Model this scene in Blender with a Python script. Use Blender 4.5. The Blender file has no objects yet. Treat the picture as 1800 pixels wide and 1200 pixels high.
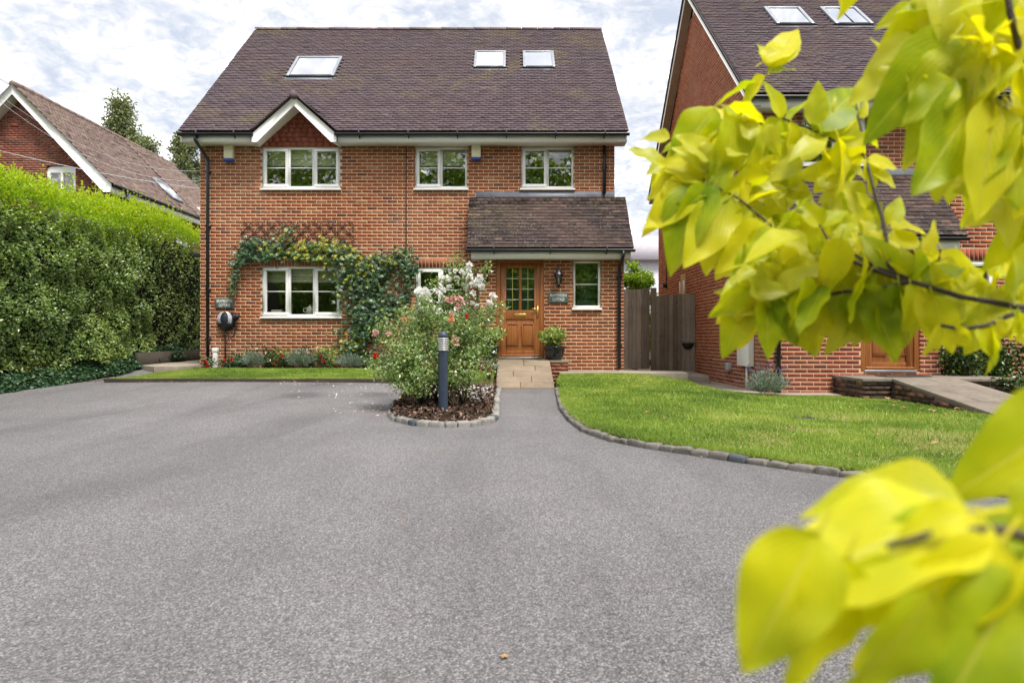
import bpy, bmesh, math, random
import numpy as np
from mathutils import Vector, Matrix, Euler
from mathutils.geometry import delaunay_2d_cdt
R = random.Random(11); rng = np.random.default_rng(11)
sc = bpy.context.scene; COL = sc.collection
# ------------------------------------------------------------------ camera
CZ = .92; F = 1200.; HX, HY = 900., 594.
cam = bpy.data.objects.new('camera', bpy.data.cameras.new('camera')); COL.objects.link(cam)
cam.location = (0, 0, CZ); cam.rotation_euler = (math.pi/2, 0, 0)
cam.data.sensor_width = 36; cam.data.lens = 24; cam.data.shift_y = -6/1800
cam.data.clip_start = .05; cam.data.clip_end = 3000
cam.data.dof.use_dof = True; cam.data.dof.focus_distance = 11.5; cam.data.dof.aperture_fstop = 5.6
sc.camera = cam
# ------------------------------------------------------------------ sky, sun, exposure
SUN = Vector((.24, -.38, .90)).normalized()          # towards the veiled sun: high, over the photographer's shoulder
w = bpy.data.worlds.new('World'); sc.world = w; w.use_nodes = True
nt = w.node_tree; nt.nodes.clear()
def wn(t, **k):
    n = nt.nodes.new(t)
    for a, b in k.items(): setattr(n, a, b)
    return n
L = nt.links.new
out = wn('ShaderNodeOutputWorld'); bg = wn('ShaderNodeBackground'); L(bg.outputs[0], out.inputs[0])
sky = wn('ShaderNodeTexSky', sky_type='NISHITA', sun_disc=False, sun_elevation=math.asin(SUN.z), sun_rotation=math.atan2(SUN.x, SUN.y))
sky.air_density = 1.2; sky.dust_density = 2.0
tc = wn('ShaderNodeTexCoord'); sep = wn('ShaderNodeSeparateXYZ'); L(tc.outputs['Generated'], sep.inputs[0])
zc = wn('ShaderNodeMath', operation='MAXIMUM'); L(sep.outputs[2], zc.inputs[0]); zc.inputs[1].default_value = .0
za = wn('ShaderNodeMath', operation='ADD'); L(zc.outputs[0], za.inputs[0]); za.inputs[1].default_value = .22
dx = wn('ShaderNodeMath', operation='DIVIDE'); L(sep.outputs[0], dx.inputs[0]); L(za.outputs[0], dx.inputs[1])
dy = wn('ShaderNodeMath', operation='DIVIDE'); L(sep.outputs[1], dy.inputs[0]); L(za.outputs[0], dy.inputs[1])
cmb = wn('ShaderNodeCombineXYZ'); L(dx.outputs[0], cmb.inputs[0]); L(dy.outputs[0], cmb.inputs[1])
n1 = wn('ShaderNodeTexNoise'); n1.inputs['Scale'].default_value = 5.6; n1.inputs['Detail'].default_value = 9; n1.inputs['Roughness'].default_value = .62; n1.inputs['Distortion'].default_value = .6
n2 = wn('ShaderNodeTexNoise'); n2.inputs['Scale'].default_value = 24.; n2.inputs['Detail'].default_value = 6; n2.inputs['Roughness'].default_value = .55; n2.inputs['Distortion'].default_value = 1.0
L(cmb.outputs[0], n1.inputs['Vector']); L(cmb.outputs[0], n2.inputs['Vector'])
mm = wn('ShaderNodeMath', operation='MULTIPLY_ADD'); L(n2.outputs[0], mm.inputs[0]); mm.inputs[1].default_value = .5; L(n1.outputs[0], mm.inputs[2])
rp = wn('ShaderNodeValToRGB'); L(mm.outputs[0], rp.inputs[0])
e = rp.color_ramp.elements
e[0].position = .56; e[0].color = (.225, .25, .295, 1); e[1].position = .97; e[1].color = (1.5, 1.5, 1.5, 1)
for p, c in ((.66, (.275, .292, .322)), (.74, (.325, .334, .350)), (.79, (.38, .384, .392)), (.83, (.56, .56, .57)), (.89, (1.1, 1.1, 1.1))):
    q = e.new(p); q.color = (*c, 1)
cl = wn('ShaderNodeMix', data_type='RGBA', blend_type='MULTIPLY'); cl.inputs[0].default_value = 1
L(rp.outputs[0], cl.inputs[6]); cl.inputs[7].default_value = (11.6, 11.4, 11.3, 1)
mx = wn('ShaderNodeMix', data_type='RGBA'); mx.inputs[0].default_value = .93
L(sky.outputs[0], mx.inputs[6]); L(cl.outputs[2], mx.inputs[7]); L(mx.outputs[2], bg.inputs[0]); bg.inputs[1].default_value = .1
sun = bpy.data.objects.new('sun', bpy.data.lights.new('sun', 'SUN')); COL.objects.link(sun)
sun.data.energy = 2.0; sun.data.angle = math.radians(18); sun.data.color = (1, .95, .86)
sun.rotation_euler = SUN.to_track_quat('Z', 'Y').to_euler()
vs = sc.view_settings; vs.view_transform = 'Standard'; vs.look = 'None'; vs.gamma = 1; vs.use_curve_mapping = False
vs.exposure = 1.4
sc.render.engine = 'CYCLES'; cy = sc.cycles
cy.use_denoising = True; cy.max_bounces = 7; cy.diffuse_bounces = 3; cy.glossy_bounces = 3; cy.transmission_bounces = 4; cy.transparent_max_bounces = 8
cy.sample_clamp_indirect = 6; cy.use_adaptive_sampling = True; cy.adaptive_threshold = .015
# ------------------------------------------------------------------ helpers
def at(px, py, D): return Vector(((px-HX)/F*D, D, CZ+(HY-py)/F*D))
def sm(t): t = np.clip(t, 0, 1); return t*t*(3-2*t)
def tag(o, label=None, cat=None, group=None, kind=None):
    if label: o['label'] = label
    if cat: o['category'] = cat
    if group: o['group'] = group
    if kind: o['kind'] = kind
    return o
def setparent(o, p):
    if p is not None:
        o.parent = p; o.matrix_parent_inverse = WM[p.name].inverted()
    return o
WM = {}
def link(o, parent=None):
    COL.objects.link(o)
    WM[o.name] = o.matrix_basis.copy()
    if parent is not None:
        o.parent = parent; o.matrix_parent_inverse = WM[parent.name].inverted()
    return o
def empty(name, loc, label=None, cat=None, group=None, kind=None):
    o = bpy.data.objects.new(name, None); o.location = loc; o.empty_display_size = .2
    link(o); return tag(o, label, cat, group, kind)
def piece(name, me, M, parent):
    o = bpy.data.objects.new(name, me); o.matrix_basis = M; return link(o, parent)
BOXV = np.array([[-1,-1,-1],[1,-1,-1],[1,1,-1],[-1,1,-1],[-1,-1,1],[1,-1,1],[1,1,1],[-1,1,1]], float)
BOXF = np.array([[0,3,2,1],[4,5,6,7],[0,1,5,4],[1,2,6,5],[2,3,7,6],[3,0,4,7]])
class MB:
    """collects geometry, built as ONE mesh"""
    def __init__(s): s.v = []; s.q = []; s.t = []; s.rq = []; s.rt = []; s.n = 0
    def add(s, V, Q=None, T=None, rq=0., rt=0.):
        V = np.asarray(V, float).reshape(-1, 3); s.v.append(V)
        if Q is not None and len(Q):
            Q = np.asarray(Q, int).reshape(-1, 4); s.q.append(Q+s.n); s.rq.append(np.broadcast_to(np.asarray(rq, float), (len(Q),)))
        if T is not None and len(T):
            T = np.asarray(T, int).reshape(-1, 3); s.t.append(T+s.n); s.rt.append(np.broadcast_to(np.asarray(rt, float), (len(T),)))
        s.n += len(V); return s
    def boxes(s, C, H, rnd, M=None, faces=range(6)):
        C = np.asarray(C, float); H = np.asarray(H, float); n = len(C)
        if n == 0: return s
        V = BOXV[None]*H[:, None, :]
        if M is not None: V = np.einsum('nij,nkj->nki', np.broadcast_to(M, (n, 3, 3)), V)
        V = V + C[:, None, :]
        Fq = BOXF[list(faces)]; Q = (Fq[None]+(np.arange(n)*8)[:, None, None]).reshape(-1, 4)
        return s.add(V, Q, rq=(np.asarray(rnd).ravel() if np.ndim(rnd) == 2 else np.repeat(np.broadcast_to(rnd, (n,)), len(Fq))))
    def box(s, x0, x1, y0, y1, z0, z1, r=.5):
        return s.boxes([[(x0+x1)/2, (y0+y1)/2, (z0+z1)/2]], [[abs(x1-x0)/2, abs(y1-y0)/2, abs(z1-z0)/2]], r)
    def quad(s, a, b, c, d, r=.5): return s.add([a, b, c, d], Q=[[0, 1, 2, 3]], rq=r)
    def tube(s, path, r, seg=8, cap=True, rnd=.5):
        P = [Vector(p) for p in path]; n = len(P); rr = r if hasattr(r, '__len__') else [r]*n
        V = []; up = None
        for i in range(n):
            d = (P[min(i+1, n-1)]-P[max(i-1, 0)]).normalized()
            if up is None: up = Vector((0, 0, 1)) if abs(d.z) < .9 else Vector((1, 0, 0))
            a = d.cross(up)
            if a.length < 1e-4: a = d.cross(Vector((0, 1, 0)))
            a.normalize(); b = a.cross(d).normalized(); up = b
            for k in range(seg):
                th = 2*math.pi*k/seg; V.append(P[i]+(a*math.cos(th)+b*math.sin(th))*rr[i])
        Q = [[i*seg+k, i*seg+(k+1) % seg, (i+1)*seg+(k+1) % seg, (i+1)*seg+k] for i in range(n-1) for k in range(seg)]
        T = []
        if cap:
            V += [P[0], P[-1]]; b = (n-1)*seg
            T = [[n*seg, (k+1) % seg, k] for k in range(seg)]+[[n*seg+1, b+k, b+(k+1) % seg] for k in range(seg)]
        return s.add(np.array([tuple(v) for v in V]), Q, T, rnd, rnd)
    def lathe(s, prof, c=(0, 0, 0), seg=20, axis='z', rnd=.5):
        V = []; n = len(prof)
        for r, h in prof:
            for k in range(seg):
                th = 2*math.pi*k/seg; x, y = r*math.cos(th), r*math.sin(th)
                V.append((c[0]+x, c[1]+y, c[2]+h) if axis == 'z' else (c[0]+x, c[1]+h, c[2]+y))
        Q = [[i*seg+k, i*seg+(k+1) % seg, (i+1)*seg+(k+1) % seg, (i+1)*seg+k] for i in range(n-1) for k in range(seg)]
        return s.add(V, Q, rq=rnd)
    def prism(s, poly, axis, a0, a1, rnd=.5):
        """poly of 2d points extruded along axis ('x': pts are (y,z); 'y': (x,z); 'z': (x,y))"""
        n = len(poly)
        def P(p, a): return {'x': (a, p[0], p[1]), 'y': (p[0], a, p[1]), 'z': (p[0], p[1], a)}[axis]
        V = [P(p, a0) for p in poly]+[P(p, a1) for p in poly]
        Q = [[i, (i+1) % n, n+(i+1) % n, n+i] for i in range(n)]
        T = [[0, i+1, i] for i in range(1, n-1)]+[[n, n+i, n+i+1] for i in range(1, n-1)]
        return s.add(V, Q, T, rnd, rnd)
    def mesh(s, name, mat=None, smooth=False, bevel=0):
        me = bpy.data.meshes.new(name)
        V = np.concatenate(s.v) if s.v else np.zeros((0, 3))
        q = np.concatenate(s.q) if s.q else np.zeros((0, 4), int); t = np.concatenate(s.t) if s.t else np.zeros((0, 3), int)
        nq, ntri = len(q), len(t)
        me.vertices.add(len(V)); me.vertices.foreach_set('co', V.astype(np.float32).ravel())
        me.loops.add(nq*4+ntri*3); me.loops.foreach_set('vertex_index', np.concatenate([q.ravel(), t.ravel()]).astype(np.int32))
        me.polygons.add(nq+ntri)
        me.polygons.foreach_set('loop_start', np.concatenate([np.arange(nq)*4, nq*4+np.arange(ntri)*3]).astype(np.int32))
        if smooth: me.polygons.foreach_set('use_smooth', np.ones(nq+ntri, bool))
        rr = np.concatenate(([*s.rq] or [np.zeros(0)])+([*s.rt] or [np.zeros(0)]))
        a = me.attributes.new('rnd', 'FLOAT', 'FACE'); a.data.foreach_set('value', rr.astype(np.float32))
        me.update(calc_edges=True)
        if bevel:
            bm = bmesh.new(); bm.from_mesh(me); bmesh.ops.remove_doubles(bm, verts=bm.verts, dist=1e-6)
            bmesh.ops.bevel(bm, geom=[e for e in bm.edges if e.calc_face_angle(0) > .6], offset=bevel, segments=2, profile=.6, affect='EDGES')
            bm.to_mesh(me); bm.free()
        if mat: me.materials.append(mat)
        return me
    def build(s, name, mat, parent=None, smooth=False, bevel=0, label=None, cat=None, group=None, kind=None):
        o = bpy.data.objects.new(name, s.mesh(name, mat, smooth, bevel))
        link(o, parent); return tag(o, label, cat, group, kind)
def unitbox(name, mat, n=10, lo=0., hi=1., lip=False):
    out = []
    for i in range(n):
        r_ = np.full((1, 6), lo+(hi-lo)*(i+.5)/n)
        if lip: r_[0, 2] = 0.  # lip face darkest: algae-stained edge plus the course shadow painted in
        m = MB(); m.boxes([[0, 0, 0]], [[.5, .5, .5]], r_); out.append(m.mesh(name, mat))
    return out
def sheet(name, poly, zf, mat, step=.4, parent=None, skirt=0, **k):
    """a polygon meshed as a relief sheet"""
    P = [Vector(p) for p in poly]; E = []
    pts = []
    for i in range(len(P)):
        a, b = P[i], P[(i+1) % len(P)]; m = max(1, int((b-a).length/step))
        pts += [a.lerp(b, j/m) for j in range(m)]
    nb = len(pts); E = [(i, (i+1) % nb) for i in range(nb)]
    xs = [p[0] for p in poly]; ys = [p[1] for p in poly]
    x = min(xs)+step/2
    while x < max(xs):
        y = min(ys)+step/2
        while y < max(ys):
            if inside(poly, x, y): pts.append(Vector((x, y)))
            y += step
        x += step
    vo, _, fo, *_ = delaunay_2d_cdt(pts, E, [list(range(nb))], 1, 1e-5)
    V = [(v.x, v.y, float(zf(v.x, v.y))) for v in vo]
    m = MB(); T = [f for f in fo if len(f) == 3]; Q = [f for f in fo if len(f) == 4]
    m.add(V, Q, T, .5, .5)
    if skirt:
        for i in range(nb):
            a, b = pts[i], pts[(i+1) % nb]; za, zb = float(zf(a.x, a.y)), float(zf(b.x, b.y))
            m.quad((a.x, a.y, za), (b.x, b.y, zb), (b.x, b.y, zb-skirt), (a.x, a.y, za-skirt))
    return m.build(name, mat, parent, **k)
def inside(poly, x, y):
    c = False; n = len(poly)
    for i in range(n):
        x1, y1 = poly[i][:2]; x2, y2 = poly[i-1][:2]
        if (y1 > y) != (y2 > y) and x < (x2-x1)*(y-y1)/(y2-y1)+x1: c = not c
    return c
def insidev(poly, X, Y):
    c = np.zeros(len(X), bool); n = len(poly)
    for i in range(n):
        x1, y1 = poly[i][:2]; x2, y2 = poly[i-1][:2]
        if y1 == y2: continue
        k = ((y1 > Y) != (y2 > Y)) & (X < (x2-x1)*(Y-y1)/(y2-y1)+x1); c ^= k
    return c
def unit(v): return v/np.maximum(np.linalg.norm(v, axis=-1, keepdims=True), 1e-9)
def leaves(m, P, T, Ln, W, rnd, fold=.22, N=None, droop=0.):
    """folded diamond leaves: P base points, T directions"""
    n = len(P)
    if n == 0: return m
    T = unit(T); A = rng.normal(size=(n, 3)) if N is None else N
    S = unit(np.cross(T, A)); Nn = np.cross(S, T)
    Ln = np.broadcast_to(Ln, (n,))[:, None]; W = np.broadcast_to(W, (n,))[:, None]
    mid = P+T*Ln*.42
    V = np.stack([P, mid-S*W/2+Nn*W*fold, P+T*Ln-Nn*Ln*droop, mid+S*W/2+Nn*W*fold], 1)
    k = (np.arange(n)*4)[:, None]
    Tt = np.concatenate([k+np.array([[0, 2, 1]]), k+np.array([[0, 3, 2]])], 1).reshape(-1, 3)
    return m.add(V, None, Tt, rt=np.repeat(np.broadcast_to(rnd, (n,)), 2))
def vnoise(X, Y, s, seed=0):
    """cheap smooth 2d noise in [-1,1]"""
    o = np.zeros_like(X, float); g = np.random.default_rng(seed)
    for k in range(5):
        a = g.uniform(0, 6.28); f = s*(1+.55*k); p = g.uniform(0, 6.28, 2)
        o += np.sin((X*math.cos(a)+Y*math.sin(a))*f+p[0])*np.cos((Y*math.cos(a)-X*math.sin(a))*f*.9+p[1])/(1+.3*k)
    return o/3
# ------------------------------------------------------------------ materials
class NT:
    def __init__(s, name):
        s.m = bpy.data.materials.new(name); s.m.use_nodes = True; s.t = s.m.node_tree; s.t.nodes.clear()
        s.out = s.t.nodes.new('ShaderNodeOutputMaterial')
    def put(s, sock, v):
        if hasattr(v, 'is_output'): s.t.links.new(v, sock)
        elif v is not None:
            if isinstance(v, (tuple, list)) and len(v) == 3 and sock.type == 'RGBA': v = (*v, 1)
            sock.default_value = v
    def n(s, typ, ins=None, **p):
        n = s.t.nodes.new('ShaderNode'+typ)
        for a, b in p.items(): setattr(n, a, b)
        for k, v in (ins or {}).items(): s.put(n.inputs[k], v)
        return n
    def pos(s, sx=1, sy=1, sz=1):
        g = s.n('NewGeometry').outputs['Position']
        if (sx, sy, sz) == (1, 1, 1): return g
        return s.n('VectorMath', {0: g, 1: (sx, sy, sz)}, operation='MULTIPLY').outputs[0]
    def obj(s): return s.n('TexCoord').outputs['Object']
    def noise(s, scale, detail=4, rough=.55, vec=None, dist=0):
        return s.n('TexNoise', {'Vector': vec or s.pos(), 'Scale': scale, 'Detail': detail, 'Roughness': rough, 'Distortion': dist}).outputs[0]
    def ramp(s, fac, stops, interp='LINEAR'):
        r = s.n('ValToRGB', {0: fac}); r.color_ramp.interpolation = interp; e = r.color_ramp.elements
        e[0].position, e[1].position = stops[0][0], stops[-1][0]
        e[0].color, e[1].color = [(*((c,)*3 if not hasattr(c, '__len__') else c), 1) for c in (stops[0][1], stops[-1][1])]
        for p, c in stops[1:-1]:
            q = e.new(p); q.color = (*((c,)*3 if not hasattr(c, '__len__') else c), 1)
        return r.outputs[0]
    def mix(s, f, a, b, mode='MIX'):
        n = s.n('Mix', {0: f, 6: a, 7: b}, data_type='RGBA', blend_type=mode); return n.outputs[2]
    def math(s, op, a, b=0., c=0.): return s.n('Math', {0: a, 1: b, 2: c}, operation=op).outputs[0]
    def attr(s, name='rnd'): return s.n('Attribute', attribute_name=name).outputs['Fac']
    def bump(s, h, strength=.4, dist=.01, nrm=None):
        i = {'Height': h, 'Strength': strength, 'Distance': dist}
        if nrm: i['Normal'] = nrm
        return s.n('Bump', i).outputs[0]
    def pbsdf(s, col, rough=.6, spec=.4, metal=0, bump=None, **k):
        i = {'Base Color': col, 'Roughness': rough, 'Specular IOR Level': spec, 'Metallic': metal}
        if bump: i['Normal'] = bump
        i.update(k); return s.n('BsdfPrincipled', i).outputs[0]
    def done(s, sh): s.t.links.new(sh, s.out.inputs[0]); return s.m
def simple(name, col, rough=.5, spec=.4, metal=0, var=.12, scale=6, bump=0, bscale=60, **k):
    t = NT(name); f = t.noise(scale, 5, .6)
    c = t.mix(t.ramp(f, ((.3, 0.), (.7, 1.))), tuple(x*(1-var) for x in col), tuple(min(1, x*(1+var)) for x in col))
    b = t.bump(t.noise(bscale, 4), bump, .004) if bump else None
    r = t.math('MULTIPLY_ADD', f, .2, rough-.1)
    return t.done(t.pbsdf(c, r, spec, metal, b, **k))
def leafmat(name, stops, trans=.35, rough=.42, spec=.45, tint=(1.15, 1.25, .5), patch=None):
    t = NT(name); c = t.ramp(t.attr(), stops)
    if patch: c = t.mix(t.ramp(t.noise(patch[0], 3), ((.42, 0.), (.6, patch[2]))), c, patch[1])
    p = t.pbsdf(c, rough, spec)
    tr = t.n('BsdfTranslucent', {0: t.mix(1, c, tint, 'MULTIPLY')}).outputs[0]
    return t.done(t.n('MixShader', {0: trans, 1: p, 2: tr}).outputs[0])
def brickmat(name, stops, pale=.3):
    t = NT(name); c = t.ramp(t.attr(), stops)
    big = t.noise(.55, 5, .6); c = t.mix(t.math('MULTIPLY', t.ramp(big, ((.45, 0.), (.72, 1.))), pale), c, (.46, .27, .2))
    dark = t.noise(1.3, 4, .6); c = t.mix(t.math('MULTIPLY', t.ramp(dark, ((.5, 0.), (.75, 1.))), .35), c, (.15, .06, .042))
    z = t.n('SeparateXYZ', {0: t.pos()}).outputs[2]; low = t.ramp(t.math('ADD', z, t.math('MULTIPLY', t.noise(1.1, 4, .6), 1.4)), ((.15, 0.), (.62, 0.), (.9, 1.)))
    sk = t.n('TexNoise', {'Vector': t.pos(3.2, 3.2, .22), 'Scale': 1., 'Detail': 4, 'Roughness': .6}).outputs[0]; c = t.mix(t.math('MULTIPLY', t.ramp(sk, ((.52, 0.), (.70, 1.))), .35), c, t.mix(1, c, (.55, .55, .58), 'MULTIPLY'))
    sp = t.n('MapRange', {0: t.math('ADD', z, t.math('MULTIPLY', t.noise(1.4, 4, .6), 1.6)), 1: 1.1, 2: 2.3, 3: .55, 4: 0.}).outputs[0]
    c = t.mix(sp, c, t.mix(1, c, (.82, 1.08, 1.3), 'MULTIPLY'))
    g = t.noise(70, 4, .6); c = t.mix(.45, c, t.ramp(g, ((.25, .55), (.75, 1.25))), 'MULTIPLY')
    return t.done(t.pbsdf(c, .88, .2, 0, t.bump(g, .5, .004)))
M = {}
M['brick'] = brickmat('brick', ((0, (.15, .062, .052)), (.12, (.245, .078, .046)), (.45, (.325, .096, .047)), (.8, (.385, .122, .058)), (.92, (.41, .165, .085)), (1, (.42, .21, .115))))
M['brick_neighbour'] = brickmat('brick_neighbour', ((0, (.16, .052, .045)), (.2, (.26, .066, .045)), (.75, (.37, .092, .052)), (1, (.43, .15, .08))), .22)
M['brick_old'] = brickmat('brick_old', ((0, (.10, .045, .04)), (.3, (.20, .062, .045)), (.75, (.29, .092, .062)), (1, (.34, .16, .11))), .3)
M['brick_stained'] = brickmat('brick_stained', ((0, (.035, .025, .020)), (.5, (.085, .050, .036)), (.8, (.16, .075, .045)), (1, (.25, .11, .06))), .1)
M['mortar'] = simple('mortar', (.64, .49, .305), .95, .15, var=.12, scale=3, bump=.3, bscale=90)
M['mortar_neighbour'] = simple('mortar_neighbour', (.58, .43, .26), .95, .15, var=.15, scale=3, bump=.3, bscale=90)
M['mortar_old'] = simple('mortar_old', (.40, .30, .22), .95, .15, var=.2, scale=2, bump=.4)
def tilemat(name, stops, moss=.5, lichen=.35, mosscol=(.23, .20, .065), pale=(.33, .32, .29)):
    t = NT(name); c = t.ramp(t.attr(), stops)
    b = t.noise(.6, 4, .6); c = t.mix(t.math('MULTIPLY', t.ramp(b, ((.42, 0.), (.7, 1.))), .3), c, (.15, .09, .075))
    a = t.noise(.75, 5, .7, dist=.6); f = t.noise(16, 4, .65)
    m = t.math('MULTIPLY', t.ramp(a, ((.53, 0.), (.70, 1.))), t.ramp(f, ((.40, 0.), (.60, 1.))))
    c = t.mix(t.math('MULTIPLY', m, moss), c, mosscol)
    l = t.ramp(t.noise(28, 5, .7), ((.58, 0.), (.72, 1.))); l2 = t.ramp(t.noise(1.1, 3), ((.35, .15), (.65, 1.)))
    c = t.mix(t.math('MULTIPLY', t.math('MULTIPLY', l, l2), lichen), c, pale)
    g = t.noise(60, 4, .6); c = t.mix(.5, c, t.ramp(g, ((.25, .55), (.75, 1.3))), 'MULTIPLY')
    return t.done(t.pbsdf(c, .85, .25, 0, t.bump(g, .5, .006)))
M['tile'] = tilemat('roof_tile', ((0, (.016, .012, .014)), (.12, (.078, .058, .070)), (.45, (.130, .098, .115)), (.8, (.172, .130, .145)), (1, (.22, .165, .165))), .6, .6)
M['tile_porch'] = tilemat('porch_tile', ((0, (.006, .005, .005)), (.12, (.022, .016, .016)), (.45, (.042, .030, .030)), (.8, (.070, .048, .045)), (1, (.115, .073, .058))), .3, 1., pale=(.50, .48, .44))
M['tile_old'] = tilemat('old_tile', ((0, (.08, .055, .05)), (.2, (.19, .135, .118)), (.6, (.27, .195, .17)), (1, (.36, .27, .23))), .25, .5)
M['tile_hung'] = tilemat('hung_tile', ((0, (.22, .06, .04)), (.5, (.28, .08, .052)), (1, (.33, .10, .065))), .0, .1)
M['upvc'] = simple('white_plastic', (.82, .82, .81), .35, .5, var=.03, scale=2)
def paintmat():
    t = NT('white_board'); f = t.noise(2.2, 5, .65, t.pos(1, 1, 4)); g = t.noise(22, 4, .7)
    c = t.mix(t.math('MULTIPLY', t.ramp(f, ((.5, 0.), (.8, 1.))), .22), (.86, .855, .84), (.58, .55, .46))
    c = t.mix(t.math('MULTIPLY', t.ramp(g, ((.64, 0.), (.76, 1.))), .15), c, (.25, .24, .18))
    return t.done(t.pbsdf(c, .5, .35))
M['white'] = paintmat()
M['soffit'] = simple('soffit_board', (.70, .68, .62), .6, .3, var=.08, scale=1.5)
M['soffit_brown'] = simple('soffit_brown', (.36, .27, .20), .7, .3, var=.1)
M['black'] = simple('black_plastic', (.014, .017, .024), .36, .5, var=.3)
M['lead'] = simple('lead_flashing', (.19, .205, .24), .55, .5, metal=.3, var=.25, scale=4)
M['alu'] = simple('grey_aluminium', (.36, .38, .42), .35, .5, metal=.6, var=.1)
M['dark_metal'] = simple('dark_metal', (.03, .03, .035), .4, .5, metal=.3)
M['bollard'] = simple('bollard_paint', (.030, .044, .072), .45, .5, var=.15, scale=9)
M['galv'] = simple('galvanised_rings', (.62, .62, .62), .3, .5, metal=.35)
M['brass'] = simple('brass', (.78, .55, .16), .28, .5, metal=.9, var=.08)
M['gold_bar'] = simple('gold_strip', (.62, .58, .10), .4, .5)
M['pot'] = simple('glazed_pot', (.010, .013, .020), .14, .6, var=.3)
M['pot_grey'] = simple('grey_pot', (.16, .16, .17), .6, .4)
M['cream_box'] = simple('cream_plastic', (.74, .71, .52), .4, .5, var=.04)
M['blue_box'] = simple('blue_plastic', (.02, .05, .28), .3, .5)
M['sign'] = simple('slate_sign', (.085, .115, .105), .5, .4, var=.1)
M['sign_ink'] = simple('white_lettering', (.78, .78, .76), .6, .3, var=.02)
M['silver'] = simple('silver_plastic', (.45, .48, .52), .3, .5, metal=.2)
M['room'] = simple('room_wall', (.22, .21, .18), .9, .1)
M['blind'] = simple('cream_blind', (.62, .60, .46), .9, .1, var=.08, scale=9)
M['blind_green'] = simple('green_blind', (.040, .085, .045), .8, .2, var=.1)
M['ceramic'] = simple('cream_ceramic', (.72, .68, .55), .2, .6)
M['soil'] = simple('soil', (.045, .032, .022), .95, .1, var=.3, scale=14, bump=.8, bscale=40)
M['core'] = simple('dark_twigs', (.012, .014, .008), .95, .1, var=.5, scale=8, bump=.8, bscale=25)
M['stem'] = simple('woody_stem', (.075, .058, .036), .85, .2, var=.35, scale=30)
M['bark'] = simple('twig_bark', (.055, .042, .034), .6, .35, var=.5, scale=80, bump=.4, bscale=300)
def glassmat(name, k=1.7, rough=0.):
    t = NT(name); f = t.n('Fresnel', {'IOR': 1.5}).outputs[0]; f = t.math('MINIMUM', t.math('MULTIPLY', f, k), 1.)
    g = t.n('BsdfGlossy', {'Color': (1, 1, 1), 'Roughness': rough}).outputs[0]
    tr = t.n('BsdfTransparent', {0: (.86, .90, .87)}).outputs[0]
    return t.done(t.n('MixShader', {0: f, 1: tr, 2: g}).outputs[0])
M['glass'] = glassmat('window_glass', 4.6)
M['glass_sky'] = glassmat('skylight_glass', 7.0, .02)
def doormat():
    t = NT('oak_door'); v = t.pos(1, 1, 1); w_ = t.n('TexNoise', {'Vector': t.pos(55, 55, 2.2), 'Scale': 1., 'Detail': 6, 'Roughness': .6, 'Distortion': .8}).outputs[0]
    c = t.ramp(w_, ((.3, (.17, .055, .014)), (.5, (.30, .105, .028)), (.72, (.38, .15, .045))))
    return t.done(t.pbsdf(c, .42, .4, 0, t.bump(w_, .15, .002)))
M['oak'] = doormat()
def fencemat():
    t = NT('fence_wood'); g = t.n('TexNoise', {'Vector': t.pos(45, 45, 1.6), 'Scale': 1., 'Detail': 6, 'Roughness': .65, 'Distortion': .5}).outputs[0]
    c = t.ramp(t.math('ADD', t.math('MULTIPLY', g, .6), t.math('MULTIPLY', t.attr(), .4)), ((.2, (.09, .075, .063)), (.5, (.225, .19, .16)), (.8, (.35, .30, .26))))
    kn = t.ramp(t.n('TexVoronoi', {'Vector': t.pos(9, 9, 3.5), 'Scale': 1.}).outputs[0], ((.05, 1.), (.14, 0.)))
    c = t.mix(t.math('MULTIPLY', kn, .7), c, (.03, .02, .016))
    st = t.ramp(t.noise(1.2, 4, .6), ((.45, 0.), (.75, 1.))); c = t.mix(t.math('MULTIPLY', st, .45), c, (.07, .06, .045))
    return t.done(t.pbsdf(c, .85, .2, 0, t.bump(g, .5, .006)))
M['fence'] = fencemat()
M['trellis'] = simple('trellis_wood', (.085, .045, .035), .85, .2, var=.3, scale=30)
M['trellis_pale'] = simple('trellis_weathered', (.21, .15, .115), .85, .2, var=.3, scale=30)
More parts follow.
